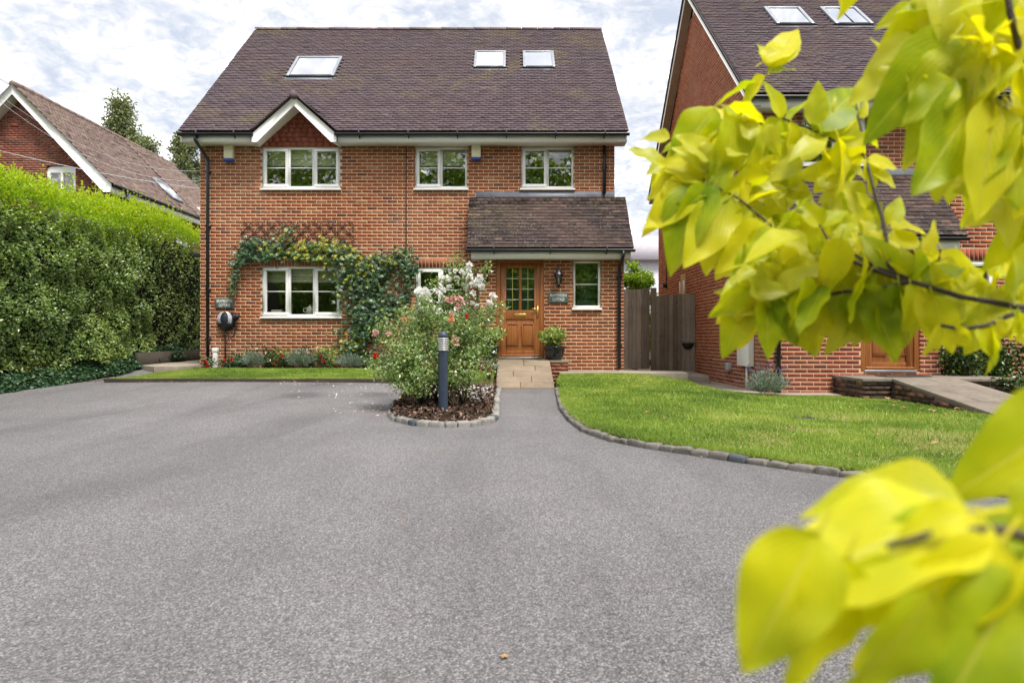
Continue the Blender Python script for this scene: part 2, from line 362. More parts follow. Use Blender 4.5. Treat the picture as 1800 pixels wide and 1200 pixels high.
def asphaltmat():
    t = NT('asphalt'); f = t.n('TexVoronoi', {'Vector': t.pos(), 'Scale': 165., 'Randomness': 1.})
    chip = t.ramp(f.outputs['Color'], ((.0, .16), (.4, .66), (.7, 1.3), (1., 2.6)))
    n = t.noise(220, 3, .7); b = t.noise(.35, 5, .6, dist=.4); b2 = t.noise(2.2, 5, .65)
    c = t.mix(t.ramp(b, ((.3, 0.), (.7, 1.))), (.163, .157, .165), (.238, .229, .235))
    tr_ = t.n('TexNoise', {'Vector': t.pos(1.1, .16, 0), 'Scale': 1., 'Detail': 5, 'Roughness': .6, 'Distortion': .3}).outputs[0]; c = t.mix(.8, c, t.ramp(tr_, ((.28, .64), (.5, 1.0), (.75, 1.18))), 'MULTIPLY')
    c = t.mix(t.math('MULTIPLY', t.ramp(b2, ((.5, 0.), (.8, 1.))), .3), c, (.17, .145, .125))
    c = t.mix(.70, c, chip, 'MULTIPLY'); c = t.mix(.65, c, t.ramp(n, ((.3, .45), (.7, 1.5))), 'MULTIPLY')
    sp_ = t.ramp(t.noise(48, 2, .5), ((.60, 0.), (.70, 1.))); c = t.mix(t.math('MULTIPLY', sp_, .55), c, (.05, .05, .055))
    # two oil stains
    for (x, y, r) in ((-3.12, 10.2, .42), (-2.05, 10.4, .4), (-3.3, 12.0, .35)):
        d = t.n('VectorMath', {0: t.pos(1/r, .8/r, 0), 1: (x/r, .8*y/r, 0)}, operation='DISTANCE').outputs['Value']
        d = t.math('ADD', d, t.math('MULTIPLY', t.math('SUBTRACT', b2, .5), 1.6))
        c = t.mix(t.math('MULTIPLY', t.ramp(d, ((.3, 1.), (1., 0.))), .45), c, (.035, .033, .035))
    h = t.math('ADD', t.math('MULTIPLY', f.outputs['Distance'], -1.), t.math('MULTIPLY', n, .6))
    return t.done(t.pbsdf(c, .78, .35, 0, t.bump(h, .75, .012)))
M['asphalt'] = asphaltmat()
def concretemat(name, col, dark=.4):
    t = NT(name); b = t.noise(1.6, 6, .65); g = t.noise(45, 5, .65)
    c = t.mix(t.ramp(b, ((.35, 0.), (.7, 1.))), tuple(x*.78 for x in col), tuple(x*1.12 for x in col))
    c = t.mix(t.math('MULTIPLY', t.ramp(t.noise(4.5, 5, .7), ((.52, 0.), (.72, 1.))), dark), c, (.07, .06, .045))
    c = t.mix(.5, c, t.ramp(g, ((.25, .6), (.75, 1.25))), 'MULTIPLY')
    c = t.mix(.6, c, t.ramp(t.attr(), ((0, .82), (1, 1.12))), 'MULTIPLY')
    return t.done(t.pbsdf(c, .9, .2, 0, t.bump(g, .5, .006)))
M['slab'] = concretemat('sandstone_slab', (.27, .215, .155), .4)
M['slab_old'] = concretemat('old_concrete_slab', (.235, .20, .165), .6)
M['concrete'] = concretemat('concrete_path', (.36, .31, .25), .45)
M['edging'] = concretemat('dark_edging', (.065, .055, .045), .5)
M['sett'] = concretemat('granite_sett', (.30, .285, .27), .8)
M['sett_lawn'] = concretemat('weathered_sett', (.19, .175, .16), .95)
M['sett_dark'] = concretemat('blue_sett', (.10, .11, .125), .5)
def lawnmat():
    t = NT('lawn_soil'); b = t.noise(2.5, 5, .65)
    return t.done(t.pbsdf(t.ramp(b, ((.3, (.09, .12, .03)), (.55, (.16, .19, .05)), (.72, (.34, .27, .14)))), .9, .15, 0, t.bump(t.noise(120, 3), .6, .01)))
M['lawn'] = lawnmat()
M['ground'] = simple('ground_earth', (.07, .075, .035), .95, .1, var=.4, scale=.4, bump=.5, bscale=6)
M['grass'] = leafmat('grass_blade', ((0, (.12, .20, .035)), (.4, (.23, .34, .055)), (.78, (.36, .45, .085)), (.86, (.46, .43, .18)), (1, (.58, .48, .29))), .3, .5, .3)
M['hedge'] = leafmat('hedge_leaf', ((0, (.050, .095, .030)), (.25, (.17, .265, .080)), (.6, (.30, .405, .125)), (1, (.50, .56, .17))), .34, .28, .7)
M['hedge_new'] = leafmat('hedge_new_leaf', ((0, (.19, .32, .014)), (.5, (.36, .49, .016)), (1, (.55, .62, .025))), .5, .35, .45)
M['ivy'] = leafmat('ivy_leaf', ((0, (.02, .05, .026)), (.6, (.055, .115, .05)), (1, (.12, .20, .08))), .12, .4, .3)
M['creeper'] = leafmat('creeper_leaf', ((0, (.022, .060, .030)), (.45, (.065, .145, .062)), (.64, (.14, .24, .05)), (.74, (.24, .30, .03)), (1, (.44, .39, .03))), .25, .32, .5)
M['rose_leaf'] = leafmat('rose_leaf', ((0, (.095, .165, .060)), (.5, (.22, .33, .115)), (.82, (.36, .46, .17)), (.94, (.52, .54, .19)), (1, (.36, .21, .08))), .35, .22, .9)
M['lavender'] = leafmat('lavender_leaf', ((0, (.10, .15, .12)), (.5, (.21, .27, .23)), (1, (.36, .41, .37))), .2, .6, .3)
M['shrub'] = leafmat('shrub_leaf', ((0, (.010, .028, .008)), (.5, (.030, .075, .016)), (.85, (.08, .15, .025)), (1, (.20, .26, .03))), .2, .25, .6)
M['potplant'] = leafmat('pot_plant_leaf', ((0, (.12, .21, .04)), (.5, (.27, .36, .08)), (.85, (.45, .49, .16)), (1, (.58, .54, .28))), .35, .35, .5)
M['tree_leaf'] = leafmat('tree_leaf', ((0, (.09, .11, .05)), (.5, (.17, .20, .085)), (1, (.28, .31, .13))), .25, .45, .4)
M['tree_back'] = leafmat('back_tree_leaf', ((0, (.06, .13, .02)), (.5, (.20, .34, .04)), (.85, (.42, .52, .05)), (1, (.58, .60, .08))), .5, .4, .4)
M['petal_white'] = leafmat('white_petal', ((0, (.84, .82, .78)), (1, (.92, .92, .90))), .4, .6, .2, (1, 1, 1))
M['petal_pink'] = leafmat('pink_petal', ((0, (.78, .42, .38)), (1, (.86, .62, .58))), .25, .6, .2, (1, .9, .9))
M['petal_red'] = leafmat('red_petal', ((0, (.50, .006, .008)), (1, (.75, .02, .015))), .2, .5, .3, (1, .5, .5))
M['petal_orange'] = leafmat('orange_petal', ((0, (.80, .36, .20)), (1, (.86, .50, .34))), .2, .6, .2, (1, .9, .8))
M['mulch'] = leafmat('bark_chip', ((0, (.020, .012, .009)), (.5, (.075, .042, .030)), (.85, (.17, .10, .07)), (1, (.34, .25, .20))), .0, .85, .2)
M['straw'] = leafmat('dry_leaf', ((0, (.22, .11, .04)), (1, (.45, .30, .16))), .2, .7, .2)
# ------------------------------------------------------------------ ground
def zg(x, y):      # drive surface
    a = .115*sm((-x-.4)/2.2)*sm((y-8)/4.2)
    b = .19*sm((y-12.6)/4)*sm((-x-5.2)/1.8)
    return a+b+.008*np.sin(x*.9+y*.5)
def zl(x, y):      # big front lawn
    return .045-.10*sm((x-2)/3)*sm((y-5.5)/3)+.17*sm((y-11.2)/2.6)*sm((4.6-x)/2.2)+.012*np.sin(x*2.1)*np.sin(y*1.7)
def zs(x, y):      # strip of lawn under the windows
    return .172+.10*sm((y-12.4)/2.1)
KERB = [(at(px, py, 1).x/1*D, D) for px, py, D in ((980, 0, 11.9), (984, 0, 10.2), (989, 0, 8.9), (1003, 0, 7.7), (1030, 0, 6.75), (1075, 0, 6.15), (1130, 0, 5.80), (1200, 0, 5.50), (1300, 0, 5.12), (1400, 0, 4.80), (1530, 0, 4.47), (1650, 0, 4.22), (1800, 0, 3.95))]+[(3.6, 3.45), (4.3, 2.9)]
m = MB(); m.quad((-900, -900, -.45), (900, -900, -.45), (900, 900, -.45), (-900, 900, -.45)); m.build('ground', M['ground'], kind='structure')
drive = [(-13, -16), (9, -16), (9, 1.5), (5.2, 2.2)]+[(x, y) for x, y in reversed(KERB)]+[(.72, 12.4), (-.3, 12.4), (-2.3, 12.42), (-7.42, 12.42), (-7.25, 13.1), (-6.7, 14.55), (-6.9, 15.6), (-6.9, 24), (-10.5, 24), (-13, 14)]
sheet('driveway', drive, zg, M['asphalt'], .45, kind='structure')
lawnR = [(x+.05, y+.08) for x, y in KERB[:-2]]+[(4.5, 3.5), (9.5, 3.5), (9.5, 11.2), (5.55, 11.35), (4.2, 11.4), (3.65, 11.75), (3.45, 12.6), (3.5, 13.35), (.95, 13.55), (.80, 12.4)]
lawn1 = sheet('lawn', lawnR, zl, M['lawn'], .3, skirt=.3, kind='structure')
lawnL = [(-7.36, 12.47), (-1.7, 12.47), (-.35, 12.6), (-.35, 13.6), (-1.2, 14.45), (-6.62, 14.5), (-7.0, 13.6)]
lawn2 = sheet('lawn', lawnL, zs, M['lawn'], .3, skirt=.3, kind='structure')
bedW = [(-6.62, 14.44), (-1.2, 14.40), (-.72, 14.1), (-.72, 15.25), (-6.93, 15.25), (-6.9, 14.6)]
sheet('flower_bed', bedW, lambda x, y: .262+.02*np.sin(x*7)*np.sin(y*6), M['soil'], .2, kind='structure')
def grass_on(poly, zf, dens, hmin, hmax, parent, dry=None, name='grass'):
    xs = np.array([p[0] for p in poly]); ys = np.array([p[1] for p in poly])
    area = (xs.max()-xs.min())*(ys.max()-ys.min()); n = int(area*dens)
    X = rng.uniform(xs.min(), xs.max(), n); Y = rng.uniform(ys.min(), ys.max(), n)
    k = insidev(poly, X, Y) & (np.abs(X) < .82*Y+1.0); X, Y = X[k], Y[k]
    if len(X) == 0: return
    thin = rng.uniform(size=len(X)) < np.clip(7.0/np.maximum(Y, 1), .45, 1.6); X, Y = X[thin], Y[thin]
    Z = np.array(zf(X, Y)); n = len(X)
    h = rng.uniform(hmin, hmax, n)*(1+.5*vnoise(X, Y, 1.6, 3)); wd = rng.uniform(.003, .006, n)*np.clip(Y/6, .8, 2)
    tn = np.clip(.44+.55*vnoise(X, Y, 1.1, 5)+.32*vnoise(X, Y, 4., 6)+rng.normal(0, .13, n), 0, .82)
    if dry is not None:
        d = dry(X, Y); pick = rng.uniform(size=n) < d; tn = np.where(pick, rng.uniform(.82, 1, n), tn); h = np.where(pick, h*.7, h)
    T = unit(np.stack([rng.normal(0, .55, n), rng.normal(0, .55, n), np.ones(n)], 1))
    S = unit(np.cross(T, rng.normal(size=(n, 3))))
    P = np.stack([X, Y, Z], 1)
    V = np.stack([P-S*wd[:, None], P+S*wd[:, None], P+T*h[:, None]], 1)
    m = MB(); m.add(V, None, (np.arange(n)*3)[:, None]+np.array([[0, 1, 2]]), rt=tn)
    return m.build(name, M['grass'], parent)
def dryR(X, Y):
    f = (.12+.88*sm((vnoise(X, Y, 1.9, 9)+.12)/.4))*sm((X-1.2)/1.4)*sm((9.6-Y)/2.2)*.8
    e = .55*sm((6.8-Y)/.8)*sm((1.5-X)/.6)*sm((vnoise(X, Y, 3, 10)+.3)/.5)
    return np.clip(f+e+.03, 0, .8)
g1 = grass_on(lawnR, zl, 8200, .018, .040, None, dryR)
kx = np.array(KERB); fr_in = [(x+.02, y+.03) for x, y in KERB[:-2]]; fr_out = [(x+.10, y+.13) for x, y in KERB[:-2]]
g3 = grass_on(fr_in+fr_out[::-1], lambda x, y: 0*x+.03, 42000, .03, .075, None, lambda X, Y: .25+0*X, name='grass_fringe'); tag(g3, 'longer ragged grass leaning over the setts of the front lawn', 'grass', kind='stuff')
g4 = grass_on([(1.2, 6.2), (3.5, 4.6), (6.0, 5.0), (6.0, 9.5), (2.0, 11.5), (1.0, 10)], zl, 220, .05, .11, None, None, name='grass_tufts'); tag(g4, 'scattered longer tufts standing up from the front lawn', 'grass', kind='stuff')
tag(g1, 'short mown grass with dry patches on the wide front lawn', 'grass', kind='stuff')
def dryL(X, Y): return np.clip(.75*sm((12.75-Y)/.25)*sm((vnoise(X, Y, 5, 4)+.2)/.5)+.02, 0, .8)
g2 = grass_on(lawnL, zs, 11000, .016, .030, None, dryL)
tag(g2, 'short mown grass on the narrow strip below the cottage windows', 'grass', kind='stuff')
# dark concrete edging along the strip
eg = empty('edging_kerb', (-4.8, 12.42, .1), kind='structure'); x = -7.42
while x < -1.75:
    x1 = min(x+.915, -1.7); mm_ = MB(); z0 = float(zg((x+x1)/2, 12.42)); mm_.box(x+.003, x1-.003, 12.40, 12.465, z0-.05, .182+R.uniform(-.004, .004), R.random()); mm_.build('edging_stone', M['edging'], eg, bevel=.006); x = x1
# concrete paths and slabs round the houses
PATH = {}
def path(name, poly, z, mat, th=.25):
    m = MB(); m.prism(poly, 'z', z-th, z); return m.build(name, mat, bevel=.008, kind='structure')
path('side_path', [(-6.95, 14.75), (-6.95, 24), (-9.2, 24), (-8.35, 15.2), (-7.5, 14.3), (-7.0, 14.3)], .325, M['concrete'])
path('concrete_path', [(.95, 13.60), (3.45, 13.38), (3.55, 14.2), (2.37, 14.5), (.95, 14.5)], .235, M['concrete'])
path('concrete_slab', [(2.40, 14.52), (4.1, 14.2), (4.28, 16.3), (2.37, 17.2)], .135, M['concrete'])
path('side_path', [(3.55, 11.4), (5.5, 11.35), (5.5, 11.8), (4.42, 11.8), (4.42, 16.8), (4.29, 16.8), (3.75, 14.2), (3.6, 13.3), (3.5, 12.3)], -.02, M['concrete'])
# granite setts round lawn and bed
def settmesh(seed):
    g = random.Random(seed); m = MB(); m.boxes([[0, 0, 0]], [[.5, .5, .5]], g.random())
    me = m.mesh('sett', None); bm = bmesh.new(); bm.from_mesh(me)
    bmesh.ops.bevel(bm, geom=bm.edges[:], offset=.17, segments=2, profile=.55, affect='EDGES')
    for v in bm.verts: v.co += Vector((g.uniform(-.05, .05), g.uniform(-.05, .05), g.uniform(-.05, .05)))
    bm.to_mesh(me); bm.free()
    a = me.attributes.get('rnd') or me.attributes.new('rnd', 'FLOAT', 'FACE'); v_ = g.random(); a.data.foreach_set('value', [v_]*len(me.polygons))
    me.polygons.foreach_set('use_smooth', [True]*len(me.polygons)); return me
SETT = []; SETT2 = []
for i in range(10):
    me = settmesh(i); me.materials.append(M['sett_dark'] if i in (3,) else M['sett']); SETT.append(me)
    me = settmesh(i+40); me.materials.append(M['sett_dark'] if i in (3,) else M['sett_lawn']); SETT2.append(me)
def sett_row(pts, parent, zf, ln=.17, wd=.11, ht=.16, up=.05, lib=None):
    P = [Vector(p) for p in pts]; seg = [(P[i], P[i+1]) for i in range(len(P)-1)]; tot = sum((b-a).length for a, b in seg)
    def pt(s):
        for a, b in seg:
            l = (b-a).length
            if s <= l: return a.lerp(b, s/l), (b-a).normalized()
            s -= l
        return seg[-1][1], (seg[-1][1]-seg[-1][0]).normalized()
    s = 0
    while s < tot-.05:
        l = ln*R.uniform(.8, 1.2); c, d = pt(s+l/2); a = math.atan2(d.y, d.x)+R.uniform(-.05, .05)
        Mx = Matrix.Translation((c.x, c.y, float(zf(c.x, c.y))+up-ht/2+R.uniform(-.008, .008))) @ Matrix.Rotation(a, 4, 'Z') @ Matrix.Diagonal((l-.006, wd*R.uniform(.9, 1.1), ht, 1))
        piece('sett', (lib or SETT)[R.randrange(10)], Mx, parent); s += l
k1 = empty('sett_kerb', (.99, 5.97, 0), kind='structure')
sett_row([(x, y) for x, y in KERB], k1, lambda x, y: float(zg(x, y))+0*x, .165, .10, .16, .048, SETT2)
BED = [(-.24, 12.2), (-.235, 10.5), (-.215, 9.0), (-.19, 7.95), (-.24, 7.45), (-.40, 7.14), (-.70, 7.02), (-1.02, 7.16), (-1.28, 7.55), (-1.42, 8.05), (-1.47, 8.6), (-1.50, 9.2)]
k2 = empty('sett_kerb', (-.7, 7.03, 0), kind='structure')
sett_row(BED, k2, zg, .155, .10, .15, .055)
bedpoly = [(x-.03, y+.05) for x, y in BED]+[(-1.62, 10.2), (-1.75, 11.4), (-1.72, 12.42), (-.3, 12.42)]
def zb(x, y): return zg(x, y)+.035+.035*sm((y-7.2)/1.)+.015*np.sin(x*9)*np.sin(y*7)
sheet('rose_bed', bedpoly, zb, M['soil'], .12, kind='structure')
def chips(poly, zf, n, name, mat, lo, hi, label, cat, L0=.02, L1=.06, tilt=.5, rlo=0, rhi=1):
    xs = [p[0] for p in poly]; ys = [p[1] for p in poly]
    X = rng.uniform(min(xs), max(xs), n*3); Y = rng.uniform(min(ys), max(ys), n*3); k = insidev(poly, X, Y); X, Y = X[k][:n], Y[k][:n]
    c = len(X); T = unit(np.stack([rng.normal(size=c), rng.normal(size=c), rng.normal(0, tilt, c)], 1))
    P = np.stack([X, Y, np.array(zf(X, Y))+rng.uniform(lo, hi, c)], 1); N = np.tile([[0, 0, 1.]], (c, 1))+rng.normal(0, tilt, (c, 3))
    Ln = rng.uniform(L0, L1, c); m = MB(); leaves(m, P, T, Ln, Ln*rng.uniform(.35, .7, c), rng.uniform(rlo, rhi, c)**1.3, .15, N)
    o = m.build(name, mat); return tag(o, label, cat, kind='stuff')
chips(bedpoly, zb, 9000, 'bark_mulch', M['mulch'], .0, .022, 'brown bark chippings covering the rose bed', 'mulch')
# fallen rose petals and dry leaves
pet = [(-2.6, 8.6), (-1.5, 7.9), (-1.4, 9.0), (-1.2, 11.9), (-4.2, 12.3), (-3.2, 10.0)]
chips(pet, zg, 90, 'fallen_petals', M['petal_white'], .006, .012, 'white rose petals fallen on the asphalt beside the rose bush', 'petals', .03, .055, .2)
chips([(-2.05, 7.9), (-1.45, 7.9), (-1.45, 9.2), (-2.0, 9.2)], zg, 34, 'fallen_petals', M['petal_pink'], .006, .012, 'pink petals scattered on the asphalt at the bed corner', 'petals', .02, .05, .2)
chips([(-1.2, 9.3), (-.3, 8.8), (-.3, 12.0), (-1.4, 12.0)], zb, 420, 'fallen_petals', M['petal_white'], .025, .035, 'white petals lying thick on the bark mulch under the roses', 'petals', .03, .06, .3)
chips([(-6.8, 12.15), (-1.8, 12.15), (-1.8, 12.38), (-6.8, 12.38)], zg, 130, 'fallen_leaves', M['straw'], .005, .02, 'small dry leaves and debris along the dark lawn edging', 'leaves', .02, .05, .3)
chips([(.75, 6.9), (1.3, 5.6), (4.0, 3.6), (3.9, 3.3), (1.1, 5.4), (.55, 6.8)], lambda x, y: 0*x+.0, 120, 'fallen_leaves', M['straw'], .006, .012, 'small dry leaves and debris below the sett kerb of the big lawn', 'leaves', .012, .03, .3)
chips([(5.3, 8.5), (5.95, 8.5), (5.95, 10.5), (5.4, 10.6)], zl, 14, 'fallen_leaves', M['straw'], .02, .05, 'dry leaves lying in the grass beside the far ramp', 'leaves', .08, .12, .3)
chips([(1.4, 6.2), (3.8, 4.6), (5.6, 6), (5.5, 9.5), (1.3, 11)], zl, 46, 'fallen_leaves', M['straw'], .025, .04, 'few pale fallen leaves dotted over the open front lawn', 'leaves', .03, .07, .3)
chips([(-7.4, 3), (3.0, 3), (1.0, 6.3), (.3, 11), (-7, 12)], zg, 60, 'fallen_leaves', M['straw'], .006, .012, 'single small dry leaves scattered over the open asphalt drive', 'leaves', .010, .022, .3)
p0 = at(887, 1160, 1.95); m = MB()
for a in range(5):
    th = a*1.257+.4; leaves(m, np.array([[p0.x, p0.y, .010]]), np.array([[math.cos(th), math.sin(th), .25]]), .016, .012, .9, .3, np.array([[0, 0, 1.]]))
m.build('dry_flower', M['straw'], label='tiny pale star-shaped dry flower lying alone on the near asphalt', cat='flower')
for i, (px, py, D) in enumerate(((1250, 822, 0), (1158, 785, 0))):
    pass
mc = MB(); c = at(1411, 738, 7.6); mc.box(c.x-.13, c.x+.13, 7.5, 7.72, -.05, float(zl(c.x, 7.6))+.02); mc.build('drain_cover', M['dark_metal'], bevel=.01, label='small grey drain cover set flush in the front lawn', cat='drain cover')

# ------------------------------------------------------------------ houses
def cut(u0, u1, holes):
    iv = [(u0, u1)]
    for a, b in holes:
        nx = []
        for p, q in iv:
            if b <= p or a >= q: nx.append((p, q)); continue
            if a > p: nx.append((p, a))
            if b < q: nx.append((b, q))
        iv = nx
    return iv
def bond(u0, u1, z0, z1, holes, lim=None):
    """stretcher bond; holes (ua,ub,za,zb); lim(z)->(ua,ub) for gables. returns list (uc,zc,du,dz)"""
    outb = []; c = 0; z = z0; h, g, lw = .061, .014, .211
    while z+h <= z1+.02:
        zc = z+h/2; a, b = (u0, u1) if lim is None else lim(zc)
        if b-a > .05:
            hs = [(p, q) for p, q, r, t in holes if r < zc < t]
            for p, q in cut(a, b, hs):
                k = math.floor((p-u0)/.225)-1
                while True:
                    s = u0+k*.225-(.1125 if c % 2 else 0); e2 = s+lw; k += 1
                    if s >= q: break
                    s2, e3 = max(s, p), min(e2, q)
                    if e3-s2 > .03: outb.append(((s2+e3)/2, zc, e3-s2, h))
        z += h+g; c += 1
    return outb
UB = unitbox('brick', M['brick']); UBN = unitbox('brick', M['brick_neighbour'])
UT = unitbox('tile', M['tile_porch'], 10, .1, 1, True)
def tile_rows(length, slope, tw=.165, gauge=.1, skip=None):
    """(a along eaves, b up slope) centres of tiles"""
    A = []; nr = int(slope/gauge)
    for r in range(nr+1):
        off = 0 if r % 2 else -tw/2; k = 0
        while True:
            s = off+k*tw; k += 1
            if s >= length-.01: break
            s2, e2 = max(s, 0), min(s+tw, length)
            if e2-s2 < .03: continue
            a, b = (s2+e2)/2, r*gauge
            if skip and skip(a, b): continue
            A.append((a, b, e2-s2-.004))
    return A
def window(root, Pf, u0, u1, z0, z1, lights, blind=None, sill=True, blindmat='blind', name='window', recess=.045, bars=(.53,), room=True):
    """Pf(u,v,z) -> world. v negative is outwards"""
    fr = .052; wi = MB(); v0, v1 = recess-.02, recess+.05
    def bx(m, a, b, c, d, z_, y_, r=.5):
        p, q = Pf(a, c, z_), Pf(b, d, y_); m.box(p[0], q[0], p[1], q[1], p[2], q[2], r)
    zs_ = z0+.045 if sill else z0
    bx(wi, u0+.004, u1-.004, v0, v1, zs_, zs_+fr); bx(wi, u0+.004, u1-.004, v0, v1, z1-fr, z1-.003)
    bx(wi, u0+.004, u0+fr, v0, v1, zs_+fr, z1-fr); bx(wi, u1-fr, u1-.004, v0, v1, zs_+fr, z1-fr)
    n = len(lights); wl = (u1-u0-2*fr)/n
    for i in range(1, n):
        um = u0+fr+wl*i; bx(wi, um-.03, um+.03, v0, v1, zs_+fr, z1-fr)
    o = wi.build(name, M['upvc'], root)
    for i, op in enumerate(lights):
        a = u0+fr+wl*i+(.03 if i else 0); b = u0+fr+wl*(i+1)-(.03 if i < n-1 else 0); c, d = zs_+fr, z1-fr
        if op:
            s = MB(); k = .048; vv0, vv1 = v0-.018, v1-.02
            bx(s, a-.012, b+.012, vv0, vv1, c-.012, c+k); bx(s, a-.012, b+.012, vv0, vv1, d-k, d+.012)
            bx(s, a-.012, a+k, vv0, vv1, c+k, d-k); bx(s, b-k, b+.012, vv0, vv1, c+k, d-k)
            s.build('casement', M['upvc'], o, bevel=.004); a += k; b -= k; c += k; d -= k
        g = MB(); p = [Pf(a, v1-.045, c), Pf(b, v1-.045, c), Pf(b, v1-.045, d), Pf(a, v1-.045, d)]; g.quad(*p); g.build('pane', M['glass'], o)
        for t in bars:
            s = MB(); zc = c+(d-c)*t; bx(s, a, b, v1-.060, v1-.036, zc-.010, zc+.010); s.build('glazing_bar', M['upvc'], o)
    if sill:
        s = MB(); bx(s, u0-.025, u1+.025, -.055, v1, z0, z0+.042); s.build('sill', M['upvc'], o, bevel=.006)
    if room:
        r = MB(); a, b, c, d, e1, f1 = u0-.3, u1+.3, v1+.02, v1+2.2, z0-.5, z1+.12
        P = [Pf(*t) for t in ((a, c, e1), (b, c, e1), (b, d, e1), (a, d, e1), (a, c, f1), (b, c, f1), (b, d, f1), (a, d, f1))]
        for q in ((0, 1, 2, 3), (4, 5, 6, 7), (0, 3, 7, 4), (1, 2, 6, 5), (2, 3, 7, 6)): r.quad(*[P[i] for i in q])
        r.build('room', M['room'], root)
    if blind:
        s = MB(); zz = z1-.04; bot = z0+(z1-z0)*blind; k = 5; st = (zz-bot)/k
        for i in range(k): bx(s, u0+.06, u1-.06, v1+.07+.010*(i % 2), v1+.085+.010*(i % 2), bot+st*i, bot+st*(i+1)+.006, R.random())
        s.build('blind', M[blindmat], o)
    return o
def house(cfg):
    ox, oy, s, dz = cfg['ox'], cfg['oy'], cfg['s'], cfg['dz']; main = cfg['main']
    def P(u, v, z): return (ox+s*u, oy+v, z+dz)
    def PP(u, v, z): return (ox+s*u, oy-.73+v, z+dz)
    root = empty('brick_house', (ox+s*4.6, oy, cfg['base']), cfg['label'], 'house')
    bm_ = M['brick'] if main else M['brick_neighbour']; ub = UB if main else UBN
    def bx(m, a, b, c, d, e1, f1, r=.5, Pf=P):
        p, q = Pf(a, c, e1), Pf(b, d, f1); m.box(p[0], q[0], p[1], q[1], p[2], q[2], r)
    b0 = cfg['base']-dz; W = 9.22; DP = 8.1; TOP = 5.19; pu0, pu1 = cfg['pu0'], 2.98
    wins = [(.90, 2.08, 4.20, 5.175), (3.27, 4.445, 4.20, 5.175)]
    gwin = [(3.27, 4.42, 1.44, 2.49)]
    if main: wins += [(6.10, 7.85, 4.20, 5.17)]; gwin += [(6.08, 7.85, 1.35, 2.515)]
    sold = [(a-.02, b+.02, d, d+.215) for a, b, c, d in gwin]
    # ---- main wall: recessed mortar bed with openings
    holes = wins+gwin; um = W if main else 7.2
    wl = MB(); us = sorted({0, W, *[x for h in holes for x in h[:2]]}); zz = sorted({b0-.3, TOP, *[x for h in holes for x in h[2:]]})
    for i in range(len(us)-1):
        for j in range(len(zz)-1):
            uc, zc = (us[i]+us[i+1])/2, (zz[j]+zz[j+1])/2
            if any(h[0] < uc < h[1] and h[2] < zc < h[3] for h in holes): continue
            wl.quad(P(us[i], .0025, zz[j]), P(us[i+1], .0025, zz[j]), P(us[i+1], .0025, zz[j+1]), P(us[i], .0025, zz[j+1]))
    for h in holes:
        a, b, c, d = h
        for q in (((a, c), (a, d)), ((b, c), (b, d)), ((a, d), (b, d)), ((a, c), (b, c))):
            wl.quad(P(q[0][0], .008, q[0][1]), P(q[1][0], .008, q[1][1]), P(q[1][0], .1, q[1][1]), P(q[0][0], .1, q[0][1]))
    # side and back walls of the shell
    RZ = 9.50; HR = 4.05
    for uu in (.003, W-.003):
        wl.quad(P(uu, 0.008, b0-.3), P(uu, DP, b0-.3), P(uu, DP, TOP), P(uu, .008, TOP))
        wl.add([P(uu, .008, TOP), P(uu, DP, TOP), P(uu, HR, RZ-.35)], T=[[0, 1, 2]], rt=.5)
    wl.quad(P(0, DP, b0-.3), P(W, DP, b0-.3), P(W, DP, TOP), P(0, DP, TOP))
    mo_ = M['mortar'] if main else M['mortar_neighbour']; wall = wl.build('wall', mo_, root)
    # bricks of main wall
    excl = holes+sold+[(pu0-.3, pu1-.01, b0-.4, 2.75)] if True else holes
    bl = bond(0, um, b0, TOP-.01, excl+[(-.5, 3.1, 3.95, 4.17)])
    bulk = MB()
    C = np.array([P(u, .045-.0, z) for u, z, a, h in bl]); n = len(C); C[:, 1] += rng.uniform(-.0015, .0015, n)
    H = np.array([(a/2, .045, h/2) for u, z, a, h in bl]); rn = np.clip(rng.normal(.5, .17, n), .12, .86); rn[rng.uniform(size=n) < .07] = .95; rn[rng.uniform(size=n) < .06] = .03
    bulk.boxes(C, H, rn, faces=(0, 1, 2, 3, 5))
    for a, b, c, d in sold:
        nn = int((b-a)/.075); st = (b-a)/nn
        Cs = np.array([P(a+st*(i+.5), .045, (c+d)/2) for i in range(nn)]); bulk.boxes(Cs, np.tile([[st/2-.005, .046, .1035]], (nn, 1)), np.clip(rng.normal(.55, .15, nn), 0, 1), faces=(0, 1, 2, 3, 5))
    big = []
    if not main:
        # gable side wall, seen obliquely
        pitch = (RZ-5.19)/HR
        def lim(z): return (0, DP) if z < TOP else ((z-TOP)/pitch*1.0+.0, DP-(z-TOP)/pitch)
        sb = bond(0, DP, b0, 8.95, [(4.9, 5.4, 1.6, 2.7)], lim)
        for (v, z, a, h) in sb:
            (big if (v < 2.6 and z < 3.6) else None)
        near = [(v, z, a, h) for v, z, a, h in sb if v < 1.6 and z < 2.2][:110]; ns = set(near)
        far = [b for b in sb if b not in ns]
        C = np.array([P(.045, v, z) for v, z, a, h in far]); H = np.array([(.045, a/2, h/2) for v, z, a, h in far])
        bulk.boxes(C, H, np.clip(rng.normal(.86, .14, len(C)), 0, 1))  # gable bricks coloured brighter than the front, standing in for light on this side
        for v, z, a, h in near:
            piece('brick', ub[R.randrange(10)], Matrix.Translation(P(.045, v, z)) @ Matrix.Diagonal((.09, a, h, 1)), wall)
    bulk.build('bricks', bm_, wall, kind='stuff')
    # ---- windows on the main wall
    lt = {0: (0, 1), 1: (0, 1), 2: (1, 0, 1)}
    for i, (a, b, c, d) in enumerate(wins):
        window(root, P, a, b, c, d, (0, 1) if i == 0 and main else ((0, 1) if i < 2 else (1, 0, 1)), (.60 if i != 0 else .86), bars=(.5,))
